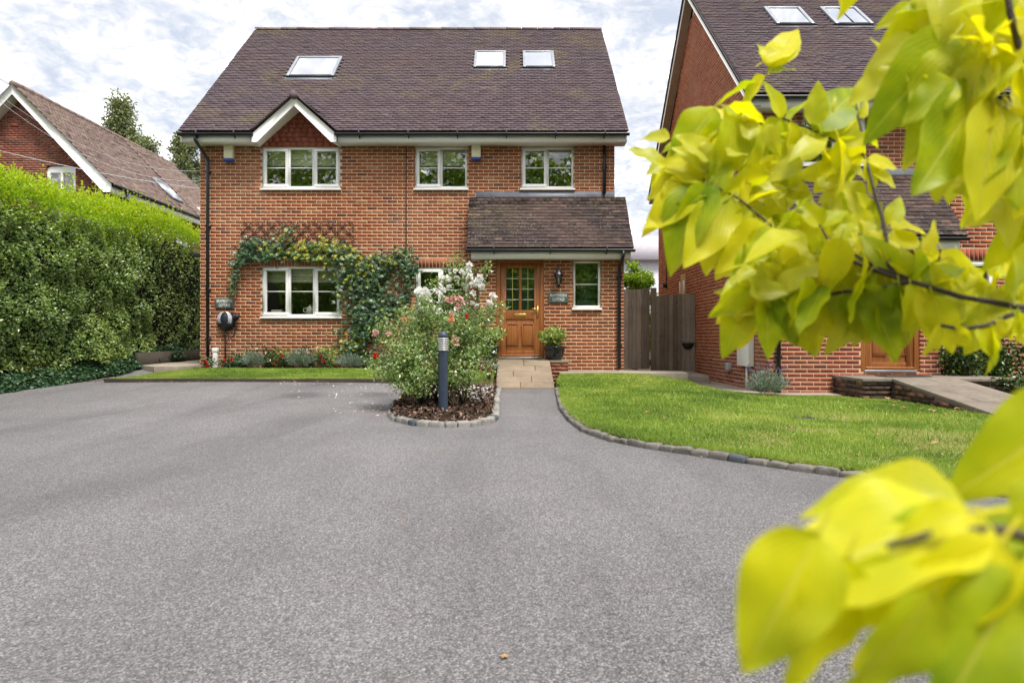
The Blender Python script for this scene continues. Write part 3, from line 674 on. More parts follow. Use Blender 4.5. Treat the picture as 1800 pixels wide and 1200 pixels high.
    for i, (a, b, c, d) in enumerate(gwin):
        window(root, P, a, b, c, d, (0, 1) if i == 0 else (1, 0, 1), None if i == 0 else .70, bars=(.5,))
    # ---- porch: front wall, returns, bricks
    dr = (1.593, 2.617, .486, 2.60); pw = (.40, .99, 1.51, 2.56)
    pm = MB(); us = sorted({pu0, pu1, dr[0], dr[1], pw[0], pw[1]}); zz = sorted({b0-.3, 2.70, dr[2], pw[2], pw[3], dr[3]})
    for i in range(len(us)-1):
        for j in range(len(zz)-1):
            uc, zc = (us[i]+us[i+1])/2, (zz[j]+zz[j+1])/2
            if any(h[0] < uc < h[1] and h[2] < zc < h[3] for h in (dr, pw)): continue
            pm.quad(PP(us[i], .0025, zz[j]), PP(us[i+1], .0025, zz[j]), PP(us[i+1], .0025, zz[j+1]), PP(us[i], .0025, zz[j+1]))
    for uu in (pu0+.003, pu1-.003): pm.quad(PP(uu, .008, b0-.3), PP(uu, .74, b0-.3), PP(uu, .74, 2.75), PP(uu, .008, 2.75))
    for a, b, c, d in (pw, dr):
        for q in (((a, c), (a, d)), ((b, c), (b, d)), ((a, c), (b, c))):
            pm.quad(PP(q[0][0], .008, q[0][1]), PP(q[1][0], .008, q[1][1]), PP(q[1][0], .12, q[1][1]), PP(q[0][0], .12, q[0][1]))
    pwall = pm.build('porch_wall', mo_, root)
    pb = bond(pu0, pu1, b0, 2.66, [dr, pw]); lim_n = 300 if main else 190
    pbulk = MB()
    for i, (u, z, a, h) in enumerate(sorted(pb, key=lambda t: (t[1] > 2.5, t[1]))):
        if i < lim_n: piece('brick', ub[min(9, max(0, int(R.gauss(5, 2.2))))], Matrix.Translation(PP(u, .045+R.uniform(-.0015, .0015), z)) @ Matrix.Diagonal((a, .09, h, 1)), pwall)
        else: pbulk.boxes([PP(u, .045, z)], [[a/2, .045, h/2]], R.random())
    for side in (pu0+.045, pu1-.045):
        for (v, z, a, h) in bond(.1, .73, b0, 2.66, []): pbulk.boxes([PP(side, v, z)], [[.045, a/2, h/2]], R.random())
    pbulk.build('bricks', bm_, pwall, kind='stuff')
    window(root, PP, *pw, (0,), .02, blindmat='blind_green', bars=(.5,))
    # ---- door
    a, b, c, d = dr; df = MB()
    bx(df, a, a+.085, .02, .11, c, d, Pf=PP); bx(df, b-.085, b, .02, .11, c, d, Pf=PP); bx(df, a+.085, b-.085, .02, .11, d-.09, d, Pf=PP)
    door = df.build('door_frame', M['oak'], root, bevel=.005)
    l = MB(); la, lb, lc, ld = a+.09, b-.09, c+.035, d-.095; v0, v1 = .045, .095
    st = .125; midz = lc+.93; uc = (la+lb)/2
    for q in ((la, la+st, lc, ld), (lb-st, lb, lc, ld), (la+st, lb-st, ld-.10, ld), (la+st, lb-st, lc, lc+.13), (la+st, lb-st, midz-.13, midz+.06), (uc-.03, uc+.03, midz+.06, ld-.10)): bx(l, q[0], q[1], v0, v1, q[2], q[3], Pf=PP)
    bx(l, la+st, lb-st, v0+.018, v1, lc+.13, midz-.13, Pf=PP)
    leaf = l.build('door', M['oak'], root, bevel=.004)
    for k in (-1, 1):
        p = MB(); x0 = uc+k*.165; bx(p, x0-.105, x0+.105, v0+.004, v0+.02, lc+.27, midz-.24, Pf=PP); p.build('panel', M['oak'], leaf, bevel=.014)
        f = MB()
        for q in ((x0-.125, x0+.125, lc+.25, lc+.27), (x0-.125, x0+.125, midz-.24, midz-.22), (x0-.125, x0-.105, lc+.27, midz-.24), (x0+.105, x0+.125, lc+.27, midz-.24)): bx(f, q[0], q[1], v0-.006, v0+.018, q[2], q[3], Pf=PP)
        f.build('panel_moulding', M['oak'], leaf, bevel=.005)
        g0, g1 = (la+st, uc-.03) if k < 0 else (uc+.03, lb-st); z0, z1 = midz+.06, ld-.10
        g = MB(); g.quad(PP(g0, .07, z0), PP(g1, .07, z0), PP(g1, .07, z1), PP(g0, .07, z1)); g.build('pane', M['glass'], leaf)
        f = MB()
        for t in (.25, .5, .75): bx(f, g0, g1, .062, .068, z0+(z1-z0)*t-.005, z0+(z1-z0)*t+.005, Pf=PP)
        f.build('glazing_strip', M['upvc'], leaf)
        f = MB(); bx(f, (g0+g1)/2-.006, (g0+g1)/2+.006, .060, .066, z0, z1, Pf=PP); f.build('glazing_strip', M['gold_bar'], leaf)
    bk = MB(); bk.quad(PP(la, .16, c), PP(lb, .16, c), PP(lb, .16, d), PP(la, .16, d)); bk.build('hall_curtain', M['blind_green'], root)
    f = MB(); bx(f, uc-.125, uc+.125, v0-.012, v0, midz-.075, midz-.015, Pf=PP); o = f.build('letter_box', M['brass'], leaf, bevel=.006)
    hx = la+.06 if s < 0 else lb-.06
    hx = la+.055
    f = MB(); bx(f, hx-.02, hx+.02, v0-.012, v0, midz-.10, midz+.16, Pf=PP); f.tube([PP(hx, v0-.03, midz+.09), PP(hx+.06, v0-.05, midz+.09), PP(hx+.12, v0-.05, midz+.09)], .010); f.build('door_handle', M['brass'], leaf)
    f = MB(); bx(f, la-.03, lb+.03, -.02, .05, c, c+.032, Pf=PP); f.build('threshold', M['alu'], door, bevel=.006)
    f = MB(); bx(f, la, lb, .012, .05, c+.045, c+.085, Pf=PP); f.build('weather_bar', M['oak'], door, bevel=.01)
    # ---- porch roof
    ru0, ru1, ev, ez, tz = -.24, 3.22, -1.05, 2.785, 4.02
    def slopeframe(v0, z0, v1, z1):
        d = Vector((0, v1-v0, z1-z0)); ln = d.length; d.normalize(); nrm = Vector((0, -d.z, d.y)); return d, nrm, ln
    d_, n_, ln = slopeframe(ev, ez, 0, tz)
    rb = MB(); e0, e1 = Vector(P(ru0, ev, ez)), Vector(P(ru1, ev, ez)); th = n_*-.05
    rb.add([e0, e1, e1+d_*ln, e0+d_*ln, e0+th, e1+th, e1+d_*ln+th, e0+d_*ln+th], Q=[[0, 1, 2, 3], [4, 5, 6, 7], [0, 1, 5, 4], [1, 2, 6, 5], [2, 3, 7, 6], [3, 0, 4, 7]], rq=.3)
    prf = rb.build('porch_roof', M['tile_porch'], root)
    pt = MB(); cnt = 0
    for (a_, b_, wd_) in tile_rows(ru1-ru0, ln-.03):
        base = e0+Vector((s*a_, 0, 0))+d_*(b_+.065); tl = .03+R.uniform(-.012, .015)
        dd = (d_-n_*.095).normalized() if True else d_
        X = Vector((1, 0, 0)); Yv = (d_ - n_*.14).normalized(); Zv = X.cross(Yv)
        Mx = Matrix((X, Yv, Zv)).transposed().to_4x4(); Mx.translation = base+n_*(.018+R.uniform(-.003, .004))
        Mx = Mx @ Matrix.Rotation(R.uniform(-.012, .012), 4, 'Z') @ Matrix.Diagonal((wd_, .16, .022, 1))
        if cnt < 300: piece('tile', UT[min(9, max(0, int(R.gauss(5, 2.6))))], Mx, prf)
        else: pt.add([Mx @ Vector(v_*.5) for v_ in BOXV], BOXF, rq=R.random())
        cnt += 1
    if pt.n: pt.build('tiles', M['tile_porch'], prf, kind='stuff')
    f = MB(); bx(f, 0 if main else -.02, pu1+.10, -.02, -.003, tz-.07, 4.17); f.build('flashing', M['lead'], prf)
    f = MB(); bx(f, ru0, ru1, -.035, -.0, tz-.02, tz+.03); f.build('top_course', M['tile_porch'], prf, bevel=.008)
    f = MB(); bx(f, ru0+.05, ru1-.09, ev+.05, ev+.07, 2.565, 2.775); pfa = f.build('porch_fascia', M['white'], root)
    f = MB(); bx(f, ru0+.05, ru1-.09, ev+.07, -.73+.02, 2.575, 2.60); f.build('porch_soffit', M['soffit'], root)
    def gutter(name, ua, ub_, v, z, par, r=.055):
        g = MB(); prof = [(math.cos(t)*r, math.sin(t)*r) for t in np.linspace(math.pi, 2*math.pi, 9)]
        pr = [(oy+v+p, z+dz+q) for p, q in prof]+[(oy+v+p*.9, z+dz+q*.9) for p, q in reversed(prof)]
        xa, xb = P(ua, 0, 0)[0], P(ub_, 0, 0)[0]; k = len(pr)
        V = [(xa, *p) for p in pr]+[(xb, *p) for p in pr]
        g.add(V, [[i, (i+1) % k, k+(i+1) % k, k+i] for i in range(k)], rq=.5)
        for xe in (xa, xb): g.add([(xe, oy+v+p, z+dz+q) for p, q in prof], T=[[0, i, i+1] for i in range(1, 8)], rt=.5)
        o = g.build(name, M['black'], par)
        nb = max(2, int(abs(ub_-ua)/.95)); 
        for i in range(nb):
            u = ua+(ub_-ua)*(i+.5)/nb; c_ = MB(); c_.tube([(P(u, 0, 0)[0]+xx, oy+v, z+dz) for xx in (-.012, .012)], .062, 10); bx(c_, u-.008, u+.008, v+.03, v+.075, z-.10, z-.03); c_.build('gutter_bracket', M['black'], o)
        return o
    gutter('porch_gutter', ru0-.03, ru1+.02, ev-.005, 2.755, root)
    # ---- main roof
    ru0, ru1, ev, ez, rv, rz = -.24, 9.49, -.42, 5.385, HR, 9.60
    d_, n_, ln = slopeframe(ev, ez, rv, rz)
    rb = MB(); e0, e1 = Vector(P(ru0, ev, ez)), Vector(P(ru1, ev, ez)); r0, r1 = e0+d_*ln, e1+d_*ln; k0, k1_ = Vector(P(ru0, 2*rv-ev, ez)), Vector(P(ru1, 2*rv-ev, ez)); dn = Vector((0, 0, -.09))
    rb.add([r0, r1, k1_, k0], Q=[[0, 1, 2, 3]]); rb.add([r0+dn, r1+dn, k1_+dn, k0+dn], Q=[[0, 1, 2, 3]])
    for o_ in (Vector((0, 0, 0)), dn):
        if main:
            ga_, gb_, gc_ = Vector(P(7.0-.93, ev, ez)), Vector(P(7.0+.93, ev, ez)), e0+Vector((s*(7.0-ru0), 0, 0))+d_*(.80/d_.z)
            rb.add([p+o_ for p in (e0, ga_, gc_, gb_, e1, r1, r0)], T=[[0, 1, 2], [0, 2, 6], [2, 3, 4], [2, 4, 5], [2, 5, 6]], rt=.5)
        else: rb.add([p+o_ for p in (e0, e1, r1, r0)], Q=[[0, 1, 2, 3]])
    roof = rb.build('roof', M['tile'], root)
    sky_ = cfg['skylights']; GU = 7.0 if main else 99
    def skip(a_, b_):
        u = ru0+a_
        for q in sky_:
            if q[0]-.02 < u < q[1]+.02 and q[2]-.05 < b_+.06 < q[3]+.03: return True
        if main and abs(u-GU) < .93-.93*b_/1.2 and b_ < 1.15: return True
        return u > cfg.get('umax', 99)
    TL = tile_rows(ru1-ru0, ln-.05, skip=skip); n = len(TL)
    a_ = np.array([t[0] for t in TL]); b_ = np.array([t[1] for t in TL]); wd_ = np.array([t[2] for t in TL])
    X = np.array([1., 0, 0]); Yv = np.array((d_-n_*.15).normalized()); Zv = np.cross(X, Yv); MM = np.stack([X, Yv, Zv], 1)
    C = np.array(e0)[None]+np.stack([s*a_, 0*a_, 0*a_], 1)+np.array(d_)[None]*(b_+.065)[:, None]+np.array(n_)[None]*(.018+rng.uniform(-.003, .004, n)+.006*vnoise(a_, b_, 1.1, 8))[:, None]
    rot = rng.uniform(-.012, .012, n); cr, sr = np.cos(rot), np.sin(rot)
    RZm = np.zeros((n, 3, 3)); RZm[:, 0, 0] = cr; RZm[:, 0, 1] = -sr; RZm[:, 1, 0] = sr; RZm[:, 1, 1] = cr; RZm[:, 2, 2] = 1
    MMn = np.einsum('ij,njk->nik', MM, RZm)
    rowr = np.random.default_rng(3).normal(0, .12, 90)[np.round(b_/.1).astype(int)]; tr = np.clip(rng.normal(.5, .13, n)+rowr*.5, .1, 1); tr = np.stack([tr, 0*tr, tr, tr], 1)  # stained lip faces, with the shade line under each course painted in
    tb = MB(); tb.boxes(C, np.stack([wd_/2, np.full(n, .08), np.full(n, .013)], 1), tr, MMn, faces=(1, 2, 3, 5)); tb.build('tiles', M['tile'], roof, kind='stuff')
    # ridge tiles, one by one
    pr = [(math.cos(t)*.13, math.sin(t)*.105) for t in np.linspace(.15, math.pi-.15, 8)]
    rmesh = MB(); V = [(-.5, *p) for p in pr]+[(.5, p[0]*.97, p[1]*.97) for p in pr]+[(-.5, p[0]*.86, p[1]*.8) for p in pr]; rmesh.add(V, [[i, i+1, 8+i+1, 8+i] for i in range(7)]+[[i, i+1, 16+i+1, 16+i] for i in range(7)], rq=.7)
    rme = rmesh.mesh('ridge_tile', M['tile'])
    u = ru0
    while u < min(ru1, cfg.get('umax', 99)+.5)-.1:
        l_ = min(.45, ru1-u); piece('ridge_tile', rme, Matrix.Translation(Vector(P(u+l_/2, rv, rz-.045))+Vector((0, 0, R.uniform(-.008, .008)))) @ Matrix.Diagonal((l_-.006, 1, 1, 1)), roof); u += .45
    # verge boards and soffits on the gables
    for uu, su in ((ru0+.03, 1), (ru1-.03, -1)):
        for sg in (0, 1):
            va, vb = (ev+.03, rv) if not sg else (2*rv-ev-.03, rv)
            f = MB(); V = []
            for t in (0, 1):
                for (v_, z_) in ((va, ez-.03), (vb, rz-.045), (vb, rz-.26), (va, ez-.22)): V.append(P(uu+su*.02*t, v_, z_))
            f.add(V, [[0, 1, 2, 3], [4, 5, 6, 7], [0, 1, 5, 4], [1, 2, 6, 5], [2, 3, 7, 6], [3, 0, 4, 7]], rq=.5); f.build('bargeboard', M['white'], root)
            f = MB(); ui = 0 if su > 0 else W
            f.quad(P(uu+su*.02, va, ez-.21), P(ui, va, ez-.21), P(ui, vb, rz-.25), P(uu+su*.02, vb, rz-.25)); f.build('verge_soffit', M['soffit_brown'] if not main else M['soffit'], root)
        f = MB(); bx(f, uu+su*.001, uu+su*.021, ev+.0, ev+.36, ez-(.225 if main else .42), ez-.05); f.build('eaves_box_end', M['white'], root)
    # eaves: fascia, soffit, gutter, either side of the gablet
    spans = [(ru0+.05, ru1-.05)] if not main else [(ru0+.05, GU-.88), (GU+.88, ru1-.05)]
    for a2, b2 in spans:
        f = MB(); bx(f, a2, b2, ev+.06, ev+.08, 5.165, 5.36); f.build('fascia', M['white'], root)
        f = MB(); bx(f, a2, b2, ev+.08, -.0, 5.175, 5.19); f.build('soffit', M['soffit'], root)
        gutter('gutter', a2-(.07 if a2 < 0 else 0), b2+(.07 if b2 > 9 else 0), ev-.01, 5.345, root)
    # skylights
    for (u0, u1, t0, t1) in sky_:
        so = MB(); fr_ = .07
        def S(u, t, h): q = Vector(P(u, ev, ez))+d_*t+n_*h; return q
        def sbox(m, ua, ub_, ta, tb_, h0, h1):
            V = [S(ua, ta, h0), S(ub_, ta, h0), S(ub_, tb_, h0), S(ua, tb_, h0), S(ua, ta, h1), S(ub_, ta, h1), S(ub_, tb_, h1), S(ua, tb_, h1)]
            m.add(V, BOXF, rq=.5)
        for q in ((u0, u0+fr_, t0, t1), (u1-fr_, u1, t0, t1), (u0+fr_, u1-fr_, t1-fr_, t1)): sbox(so, *q, 0, .085)
        o = so.build('skylight', M['alu'], root, bevel=.01)
        f = MB(); sbox(f, u0, u1, t0-.0, t0+.04, 0, .075); sbox(f, u0+fr_, u1-fr_, t0+.04, t0+.09, .0, .062); f.build('sash', M['dark_metal'], o)
        f = MB(); f.quad(S(u0+fr_, t0+.09, .066), S(u1-fr_, t0+.09, .066), S(u1-fr_, t1-fr_, .066), S(u0+fr_, t1-fr_, .066)); f.build('pane', M['glass_sky'], o)
        f = MB(); sbox(f, u0-.05, u1+.05, t0-.11, t0, .012, .030); f.build('flashing', M['lead'], o)
        if not main and u0 > 2: f = MB(); sbox(f, (u0+u1)/2-.012, (u0+u1)/2+.012, t0+.06, t1-fr_, .05, .075); f.build('glazing_bar', M['dark_metal'], o)
    if main:
        # gablet over the first-floor window
        gv0 = ev+.0; half = .93; ap = ez+.80
        rvb = (ap-ez)/((rz-ez)/(rv-ev))+ev
        for sg in (-1, 1):
            f = MB(); f.add([P(GU, gv0-.04, ap), P(GU+sg*half, gv0-.04, ez), P(GU+sg*half, ev+.02, ez+.01), P(GU, rvb+.05, ap)], Q=[[0, 1, 2, 3]], rq=.4)
            g_ = f.build('gablet_slope', M['tile'], root)
            # tiles along the gablet slope
            dvec = Vector(P(GU, 0, ap))-Vector(P(GU+sg*half, 0, ez)); sl = dvec.length; dvec.normalize(); nn = Vector((-dvec.z*(1 if dvec.x > 0 else -1), 0, abs(dvec.x)))
            tt = MB(); X = Vector((0, 1, 0)); Yv = (dvec-nn*.1).normalized(); Zv = X.cross(Yv)
            for r in range(int(sl/.1)):
                dep = (rvb-gv0)*(r*.1/sl)+.12
                for k in range(int(dep/.165)+1):
                    base = Vector(P(GU+sg*half, gv0-.04+.165*k+.08, ez))+dvec*(r*.1+.065)+nn*.02
                    Mx = Matrix((X, Yv, Zv)).transposed(); tt.add([base+Mx @ Vector((v_[0]*.08, v_[1]*.08, v_[2]*.0075)) for v_ in BOXV], BOXF, rq=R.random())
            tt.build('tiles', M['tile'], g_, kind='stuff')
            f = MB(); V = []
            for t in (0, .025):
                for (uu, z_) in ((GU, ap-.035), (GU+sg*half*.985, ez-.05), (GU+sg*half*.985, ez-.22), (GU+sg*(half-.13), ez-.22), (GU, ap-.235)): V.append(P(uu, gv0+.005+t, z_))
            f.add(V, [[i, (i+1) % 5, 5+(i+1) % 5, 5+i] for i in range(5)], [[0, 1, 2], [0, 2, 3], [0, 3, 4], [5, 7, 6], [5, 8, 7], [5, 9, 8]], .5, .5); f.build('gablet_bargeboard', M['white'], root)
            f = MB(); f.quad(P(GU, gv0+.03, ap-.23), P(GU+sg*(half-.13), gv0+.03, ez-.215), P(GU+sg*(half-.05), 0, ez-.215), P(GU, 0, ap-.23)); f.build('gablet_soffit', M['soffit'], root)
            f = MB(); f.quad(P(GU+sg*(half-.13), gv0+.03, 5.168), P(GU+sg*half, gv0+.03, 5.168), P(GU+sg*half, 0, 5.168), P(GU+sg*(half-.05), 0, 5.168)); f.build('gablet_return', M['soffit'], root)
        f = MB(); f.tube([P(GU, gv0-.07, ap-.02), P(GU, rvb+.1, ap-.02)], .085, 10); f.build('gablet_ridge', M['tile'], root)
        f = MB(); f.add([P(GU-.95, .02, 5.17), P(GU+.95, .02, 5.17), P(GU, .02, ap-.1)], T=[[0, 1, 2]]); hung = f.build('tile_hanging', M['tile_hung'], root)
        for r in range(7):
            z_ = 5.18+r*.105; hw = .86*(1-(z_-5.17)/(ap-.2-5.17)); k = int(2*hw/.165)
            if hw < .06: break
            for i in range(k+1):
                uu = GU-hw+2*hw*(i+.5)/(k+1)+(.04 if r % 2 else 0); wq = 2*hw/(k+1)
                q = MB(); q.boxes([P(uu, .0, z_+.06)], [[wq/2-.003, .006, .07]], R.random(), np.array(Euler((-.12, 0, 0)).to_matrix())); q.build('hung_tile', M['tile_hung'], hung)
    def pipe(name, u, zt, zb_, v=-.055, offset=None, mid=()):
        f = MB(); pth = []
        if offset: pth = [P(u-offset[1], offset[0], zt+.02), P(u-offset[1], offset[0], zt-.10), P(u, v, zt-.42)]
        else: pth = [P(u, v, zt)]
        pth += [P(u, v, zt-.5), P(u, v, zb_)]
        f.tube(pth, .034, 10); o = f.build(name, M['black'], root, smooth=True)
        for z_ in mid:
            c_ = MB(); bx(c_, u-.055, u+.055, v-.01, v+.055, z_-.02, z_+.02); c_.build('pipe_clip', M['black'], o)
        return o
    cfg.update(P=P, PP=PP, root=root, pipe=pipe, bx=bx)
    return cfg
H1 = house(dict(ox=2.28, oy=15.19, s=-1, dz=0, base=.25, main=True, pu0=-.09, label='detached brick cottage with purple tiled roof and white windows facing the drive', skylights=[(1.19, 2.0, 2.407*1.386, 3.17*1.386), (2.44, 3.25, 2.407*1.386, 3.17*1.386), (6.66, 7.83, 2.014*1.386, 2.898*1.386)]))
H2 = house(dict(ox=4.42, oy=12.5, s=1, dz=-.15, base=-.12, main=False, pu0=0, umax=7.5, label='neighbouring brick cottage with tall side gable half hidden by yellow leaves', skylights=[(1.19, 2.0, 2.407*1.386, 3.17*1.386), (2.44, 3.25, 2.407*1.386, 3.17*1.386)]))
P1, PP1, P2, PP2 = H1['P'], H1['PP'], H2['P'], H2['PP']
H1['pipe']('downpipe', 2.28-at(367, 0, 15.19).x, 5.30, .30, offset=(-.42, -.11), mid=(4.6, 3.4, 2.0, .9))
H1['pipe']('downpipe', 2.28-at(1062, 0, 15.19).x, 5.25, 4.12, mid=(4.7,))
def porchpipe(Hh, u, zb_):
    Pp = Hh['PP']; f = MB(); f.tube([Pp(u, -.34, 2.72), Pp(u, -.34, 2.62), Pp(u+.04, -.08, 2.42), Pp(u+.04, -.055, 2.3), Pp(u+.04, -.055, zb_)], .034, 10); o = f.build('downpipe', M['black'], Hh['root'], smooth=True)
    for z_ in (2.2, .75):
        c_ = MB(); Hh['bx'](c_, u-.015, u+.095, -.065, 0, z_-.02, z_+.02, Pf=Pp); c_.build('pipe_clip', M['black'], o)
porchpipe(H1, 2.28-at(1088, 0, 14.46).x-.04, .28)
porchpipe(H2, .12, .02)
# ------------------------------------------------------------------ ramps to the doors
def ramp(name, x0, x1, yt, yb, zt, zb_, land, label, mat, brick):
    """land = (xa, xb, y0, y1): the level landing at the door"""
    root = empty(name, ((x0+x1)/2, yb, zb_), label, 'ramp')
    xa, xb, y0, y1 = land; th = .05
    body = MB(); body.prism([(yt, zt-th), (yb, zb_-.02), (yb, zb_-.35), (yt, zb_-.35)], 'x', x0+.02, x1-.02); body.build('ramp_side', brick, root)
    b2 = MB(); b2.box(xa+.03, xb-.03, y0+.03, y1, zb_-.35, zt-th); side = b2.build('landing_wall', brick, root)
    # brick sides of the landing and of the ramp
    for (u, z, a, h) in bond(xa+.02, xb-.02, zb_-.06, zt-th-.005, [(x0, x1, -9, 9)]): q = MB(); q.boxes([(u, y0+.03, z)], [[a/2, .012, h/2]], R.random()); q.build('brick', brick, side)
    for sx in (xa+.03, xb-.03):
        for (v, z, a, h) in bond(y0+.03, y1, zb_-.06, zt-th-.005, []): q = MB(); q.boxes([(sx, v, z)], [[.012, a/2, h/2]], R.random()); q.build('brick', brick, side)
    for sx in (x0+.02, x1-.02):
        for (v, z, a, h) in bond(yb+.1, yt, zb_-.12, zt-th, []):
            top = zb_+(zt-zb_)*(v-yb)/(yt-yb)-th
            if z+h/2 < top: q = MB(); q.boxes([(sx, v, z)], [[.012, a/2, h/2]], R.random()); q.build('brick', brick, side)
    # slabs
    def slab(xs0, xs1, ys0, ys1):
        zf = lambda y: zt if y >= yt else zb_+(zt-zb_)*(y-yb)/(yt-yb)
        q = MB(); g = .005; a, b = xs0+g, xs1-g; c, d = ys0+g, ys1-g; V = []
        for dz in (-th, 0): V += [(a, c, zf(c)+dz), (b, c, zf(c)+dz), (b, d, zf(d)+dz), (a, d, zf(d)+dz)]
        q.add(V, BOXF, rq=R.random()); q.build('paving_slab', mat, root, bevel=.006)
    ny = 5; st = (yt-yb)/ny
    for i in range(ny):
        f = (.42, .62, .3, .7, .5)[i]; xm = x0+(x1-x0)*f; slab(x0, xm, yb+st*i, yb+st*(i+1)); slab(xm, x1, yb+st*i, yb+st*(i+1))
    n = max(1, round((x0-xa)/.6))
    for i in range(n): slab(xa+(x0-xa)*i/n, xa+(x0-xa)*(i+1)/n, y0, y1)
    slab(x0, (x0+x1)/2, y0, y1); slab((x0+x1)/2, x1, y0, y1)
    n = max(1, round((xb-x1)/.6))
    for i in range(n): slab(x1+(xb-x1)*i/n, x1+(xb-x1)*(i+1)/n, y0, y1)
    return root
ramp('entrance_ramp', -.295, .775, 13.98, 12.34, .462, .022, (-.70, 1.18, 13.98, 14.47), 'buff paved ramp rising to the oak door of the cottage', M['slab'], M['brick'])
ramp('entrance_ramp', 5.99, 7.05, 10.75, 8.15, .28, -.07, (5.52, 8.05, 10.75, 11.78), 'grey paved ramp with dark brick side at the neighbouring door', M['slab_old'], M['brick_stained'])
def solo(name, bld, mat, label, cat, **k):
    m = MB(); bld(m); return m.build(name, mat, label=label, cat=cat, **k)
solo('door_mat', lambda m: m.box(6.15, 6.9, 11.2, 11.6, .283, .296), M['dark_metal'], 'dark door mat on the landing of the neighbouring door', 'mat', bevel=.005)
# ------------------------------------------------------------------ small things on the cottage front
def alarm(px, py, label):
    c = at(px, py, 15.13); r = empty('alarm_box', (c.x, 15.18, c.z), label, 'alarm box', 'alarm boxes under the eaves')
    m = MB(); m.box(c.x-.10, c.x+.10, 15.06, 15.178, c.z-.12, c.z+.17); m.build('cover', M['cream_box'], r, bevel=.012)
    m = MB(); m.box(c.x-.105, c.x+.105, 15.055, 15.178, c.z-.185, c.z-.124); m.build('strobe', M['blue_box'], r, bevel=.012)
alarm(403, 270, 'cream and blue alarm box beside the leftmost downpipe'); alarm(837, 268, 'cream and blue alarm box between the two upper two-light windows')
def sign(px0, px1, py0, py1, D, lines, label):
    a, b = at(px0, py1, D), at(px1, py0, D); r = empty('house_sign', ((a.x+b.x)/2, D, a.z), label, 'sign')
    m = MB(); m.box(a.x, b.x, D-.03, D-.012, a.z, b.z); m.build('plate', M['sign'], r, bevel=.004)
    h = (b.z-a.z)
    for i, t in enumerate(lines):
        cu = bpy.data.curves.new('lettering', 'FONT'); cu.body = t; cu.size = h*.40; cu.align_x = 'CENTER'; cu.align_y = 'CENTER'; cu.extrude = .0015; cu.offset = .0012; cu.space_character = 1.12
        to = bpy.data.objects.new('tmp_text', cu); COL.objects.link(to); bpy.context.view_layer.update()
        me = bpy.data.meshes.new_from_object(to.evaluated_get(bpy.context.evaluated_depsgraph_get())); bpy.data.objects.remove(to); me.name = 'lettering'; me.materials.clear(); me.materials.append(M['sign_ink'])
        wd_ = max(v.co.x for v in me.vertices)-min(v.co.x for v in me.vertices); k_ = (b.x-a.x)*(.82 if i == 0 else .60)/wd_
        o = bpy.data.objects.new('lettering', me); o.location = ((a.x+b.x)/2, D-.0325, a.z+h*(.70 if i == 0 else .30)); o.rotation_euler = (math.pi/2, 0, 0); o.scale = (k_, 1, 1)
        o.matrix_basis = Matrix.Translation(o.location) @ Matrix.Rotation(math.pi/2, 4, 'X') @ Matrix.Diagonal((k_, 1, 1, 1)); link(o, r)
    for sx in (a.x+.02, b.x-.02):
        m = MB(); m.tube([(sx, D-.034, (a.z+b.z)/2), (sx, D-.02, (a.z+b.z)/2)], .005, 6); m.build('screw', M['alu'], r)
sign(379, 412, 524, 542, 15.19, ('BRAMBLETON', 'COTTAGE'), 'grey-green house sign reading Brambleton Cottage above the car charger')
sign(964, 999, 514, 532, 14.46, ('HAWTHORN', 'COTTAGE'), 'grey-green house sign reading Hawthorn Cottage below the wall lantern')
# car charger
c = at(396, 563, 15.1); r = empty('car_charger', (c.x, 15.19, c.z), 'round black and silver car charger with looped cable on the brick wall', 'charger')
m = MB(); m.lathe([(.001, -.13), (.11, -.125), (.175, -.09), (.205, -.03), (.205, 0)], (c.x, 15.185, c.z-.02), 28, 'y'); m.build('body', M['black'], r, smooth=True)
m = MB()
for sg in (-1, 1):
    V = []; nn = 14
    for i in range(nn+1):
        th = -1.35+2.7*i/nn; ro, ri = .165, .085
        V += [(c.x+sg*math.cos(th)*ro, 15.055+.03*abs(math.sin(th)), c.z+.03+math.sin(th)*ro*1.02), (c.x+sg*math.cos(th)*ri, 15.04+.03*abs(math.sin(th)), c.z+.03+math.sin(th)*.16)]
    m.add(V, [[2*i, 2*i+1, 2*i+3, 2*i+2] for i in range(nn)])
m.build('faceplate', M['silver'], r, smooth=True)
h = at(417, 557, 15.1); m = MB(); m.tube([(h.x-.05, 15.12, h.z-.05), (h.x, 15.08, h.z), (h.x+.02, 15.05, h.z+.05)], [.045, .06, .055], 12); m.build('plug', M['black'], r)
m = MB(); pth = [(h.x-.04, 15.1, h.z-.05)]+[tuple(at(px, py, 15.12)) for px, py in ((414, 575), (412, 588), (404, 597), (397, 590), (394, 580), (396, 572))]
m.tube(pth, .012, 6); m.build('cable', M['black'], r, smooth=True)
m = MB(); m.tube([at(396, 578, 15.16), at(396, 632, 15.16)], .014, 6); m.build('conduit', M['black'], r)
solo('drain_riser', lambda m: (m.box(*[at(376, 0, 15.15).x, at(383, 0, 15.15).x], 15.08, 15.178, .27, at(0, 612, 15.1).z), m.box(at(375, 0, 15.15).x, at(384, 0, 15.15).x, 15.07, 15.178, at(0, 618, 15.1).z, at(0, 611, 15.1).z)), M['upvc'], 'small white plastic riser at the foot of the leftmost downpipe', 'pipe', bevel=.004)
solo('wall_cable', lambda m: m.tube([at(714, y, 15.175) for y in (253, 300, 380, 450)], .010, 6), M['dark_metal'], 'thin dark cable running down the brick between the windows', 'cable')
solo('security_light', lambda m: (m.box(-7.10, -6.94, 15.2, 15.3, at(0, 452, 15.25).z, at(0, 445, 15.25).z), m.tube([(-6.94, 15.25, at(0, 447, 15.25).z), (-6.9, 15.25, at(0, 447, 15.25).z)], .02)), M['black'], 'small black security light on the house corner by the hedge', 'light', bevel=.008)
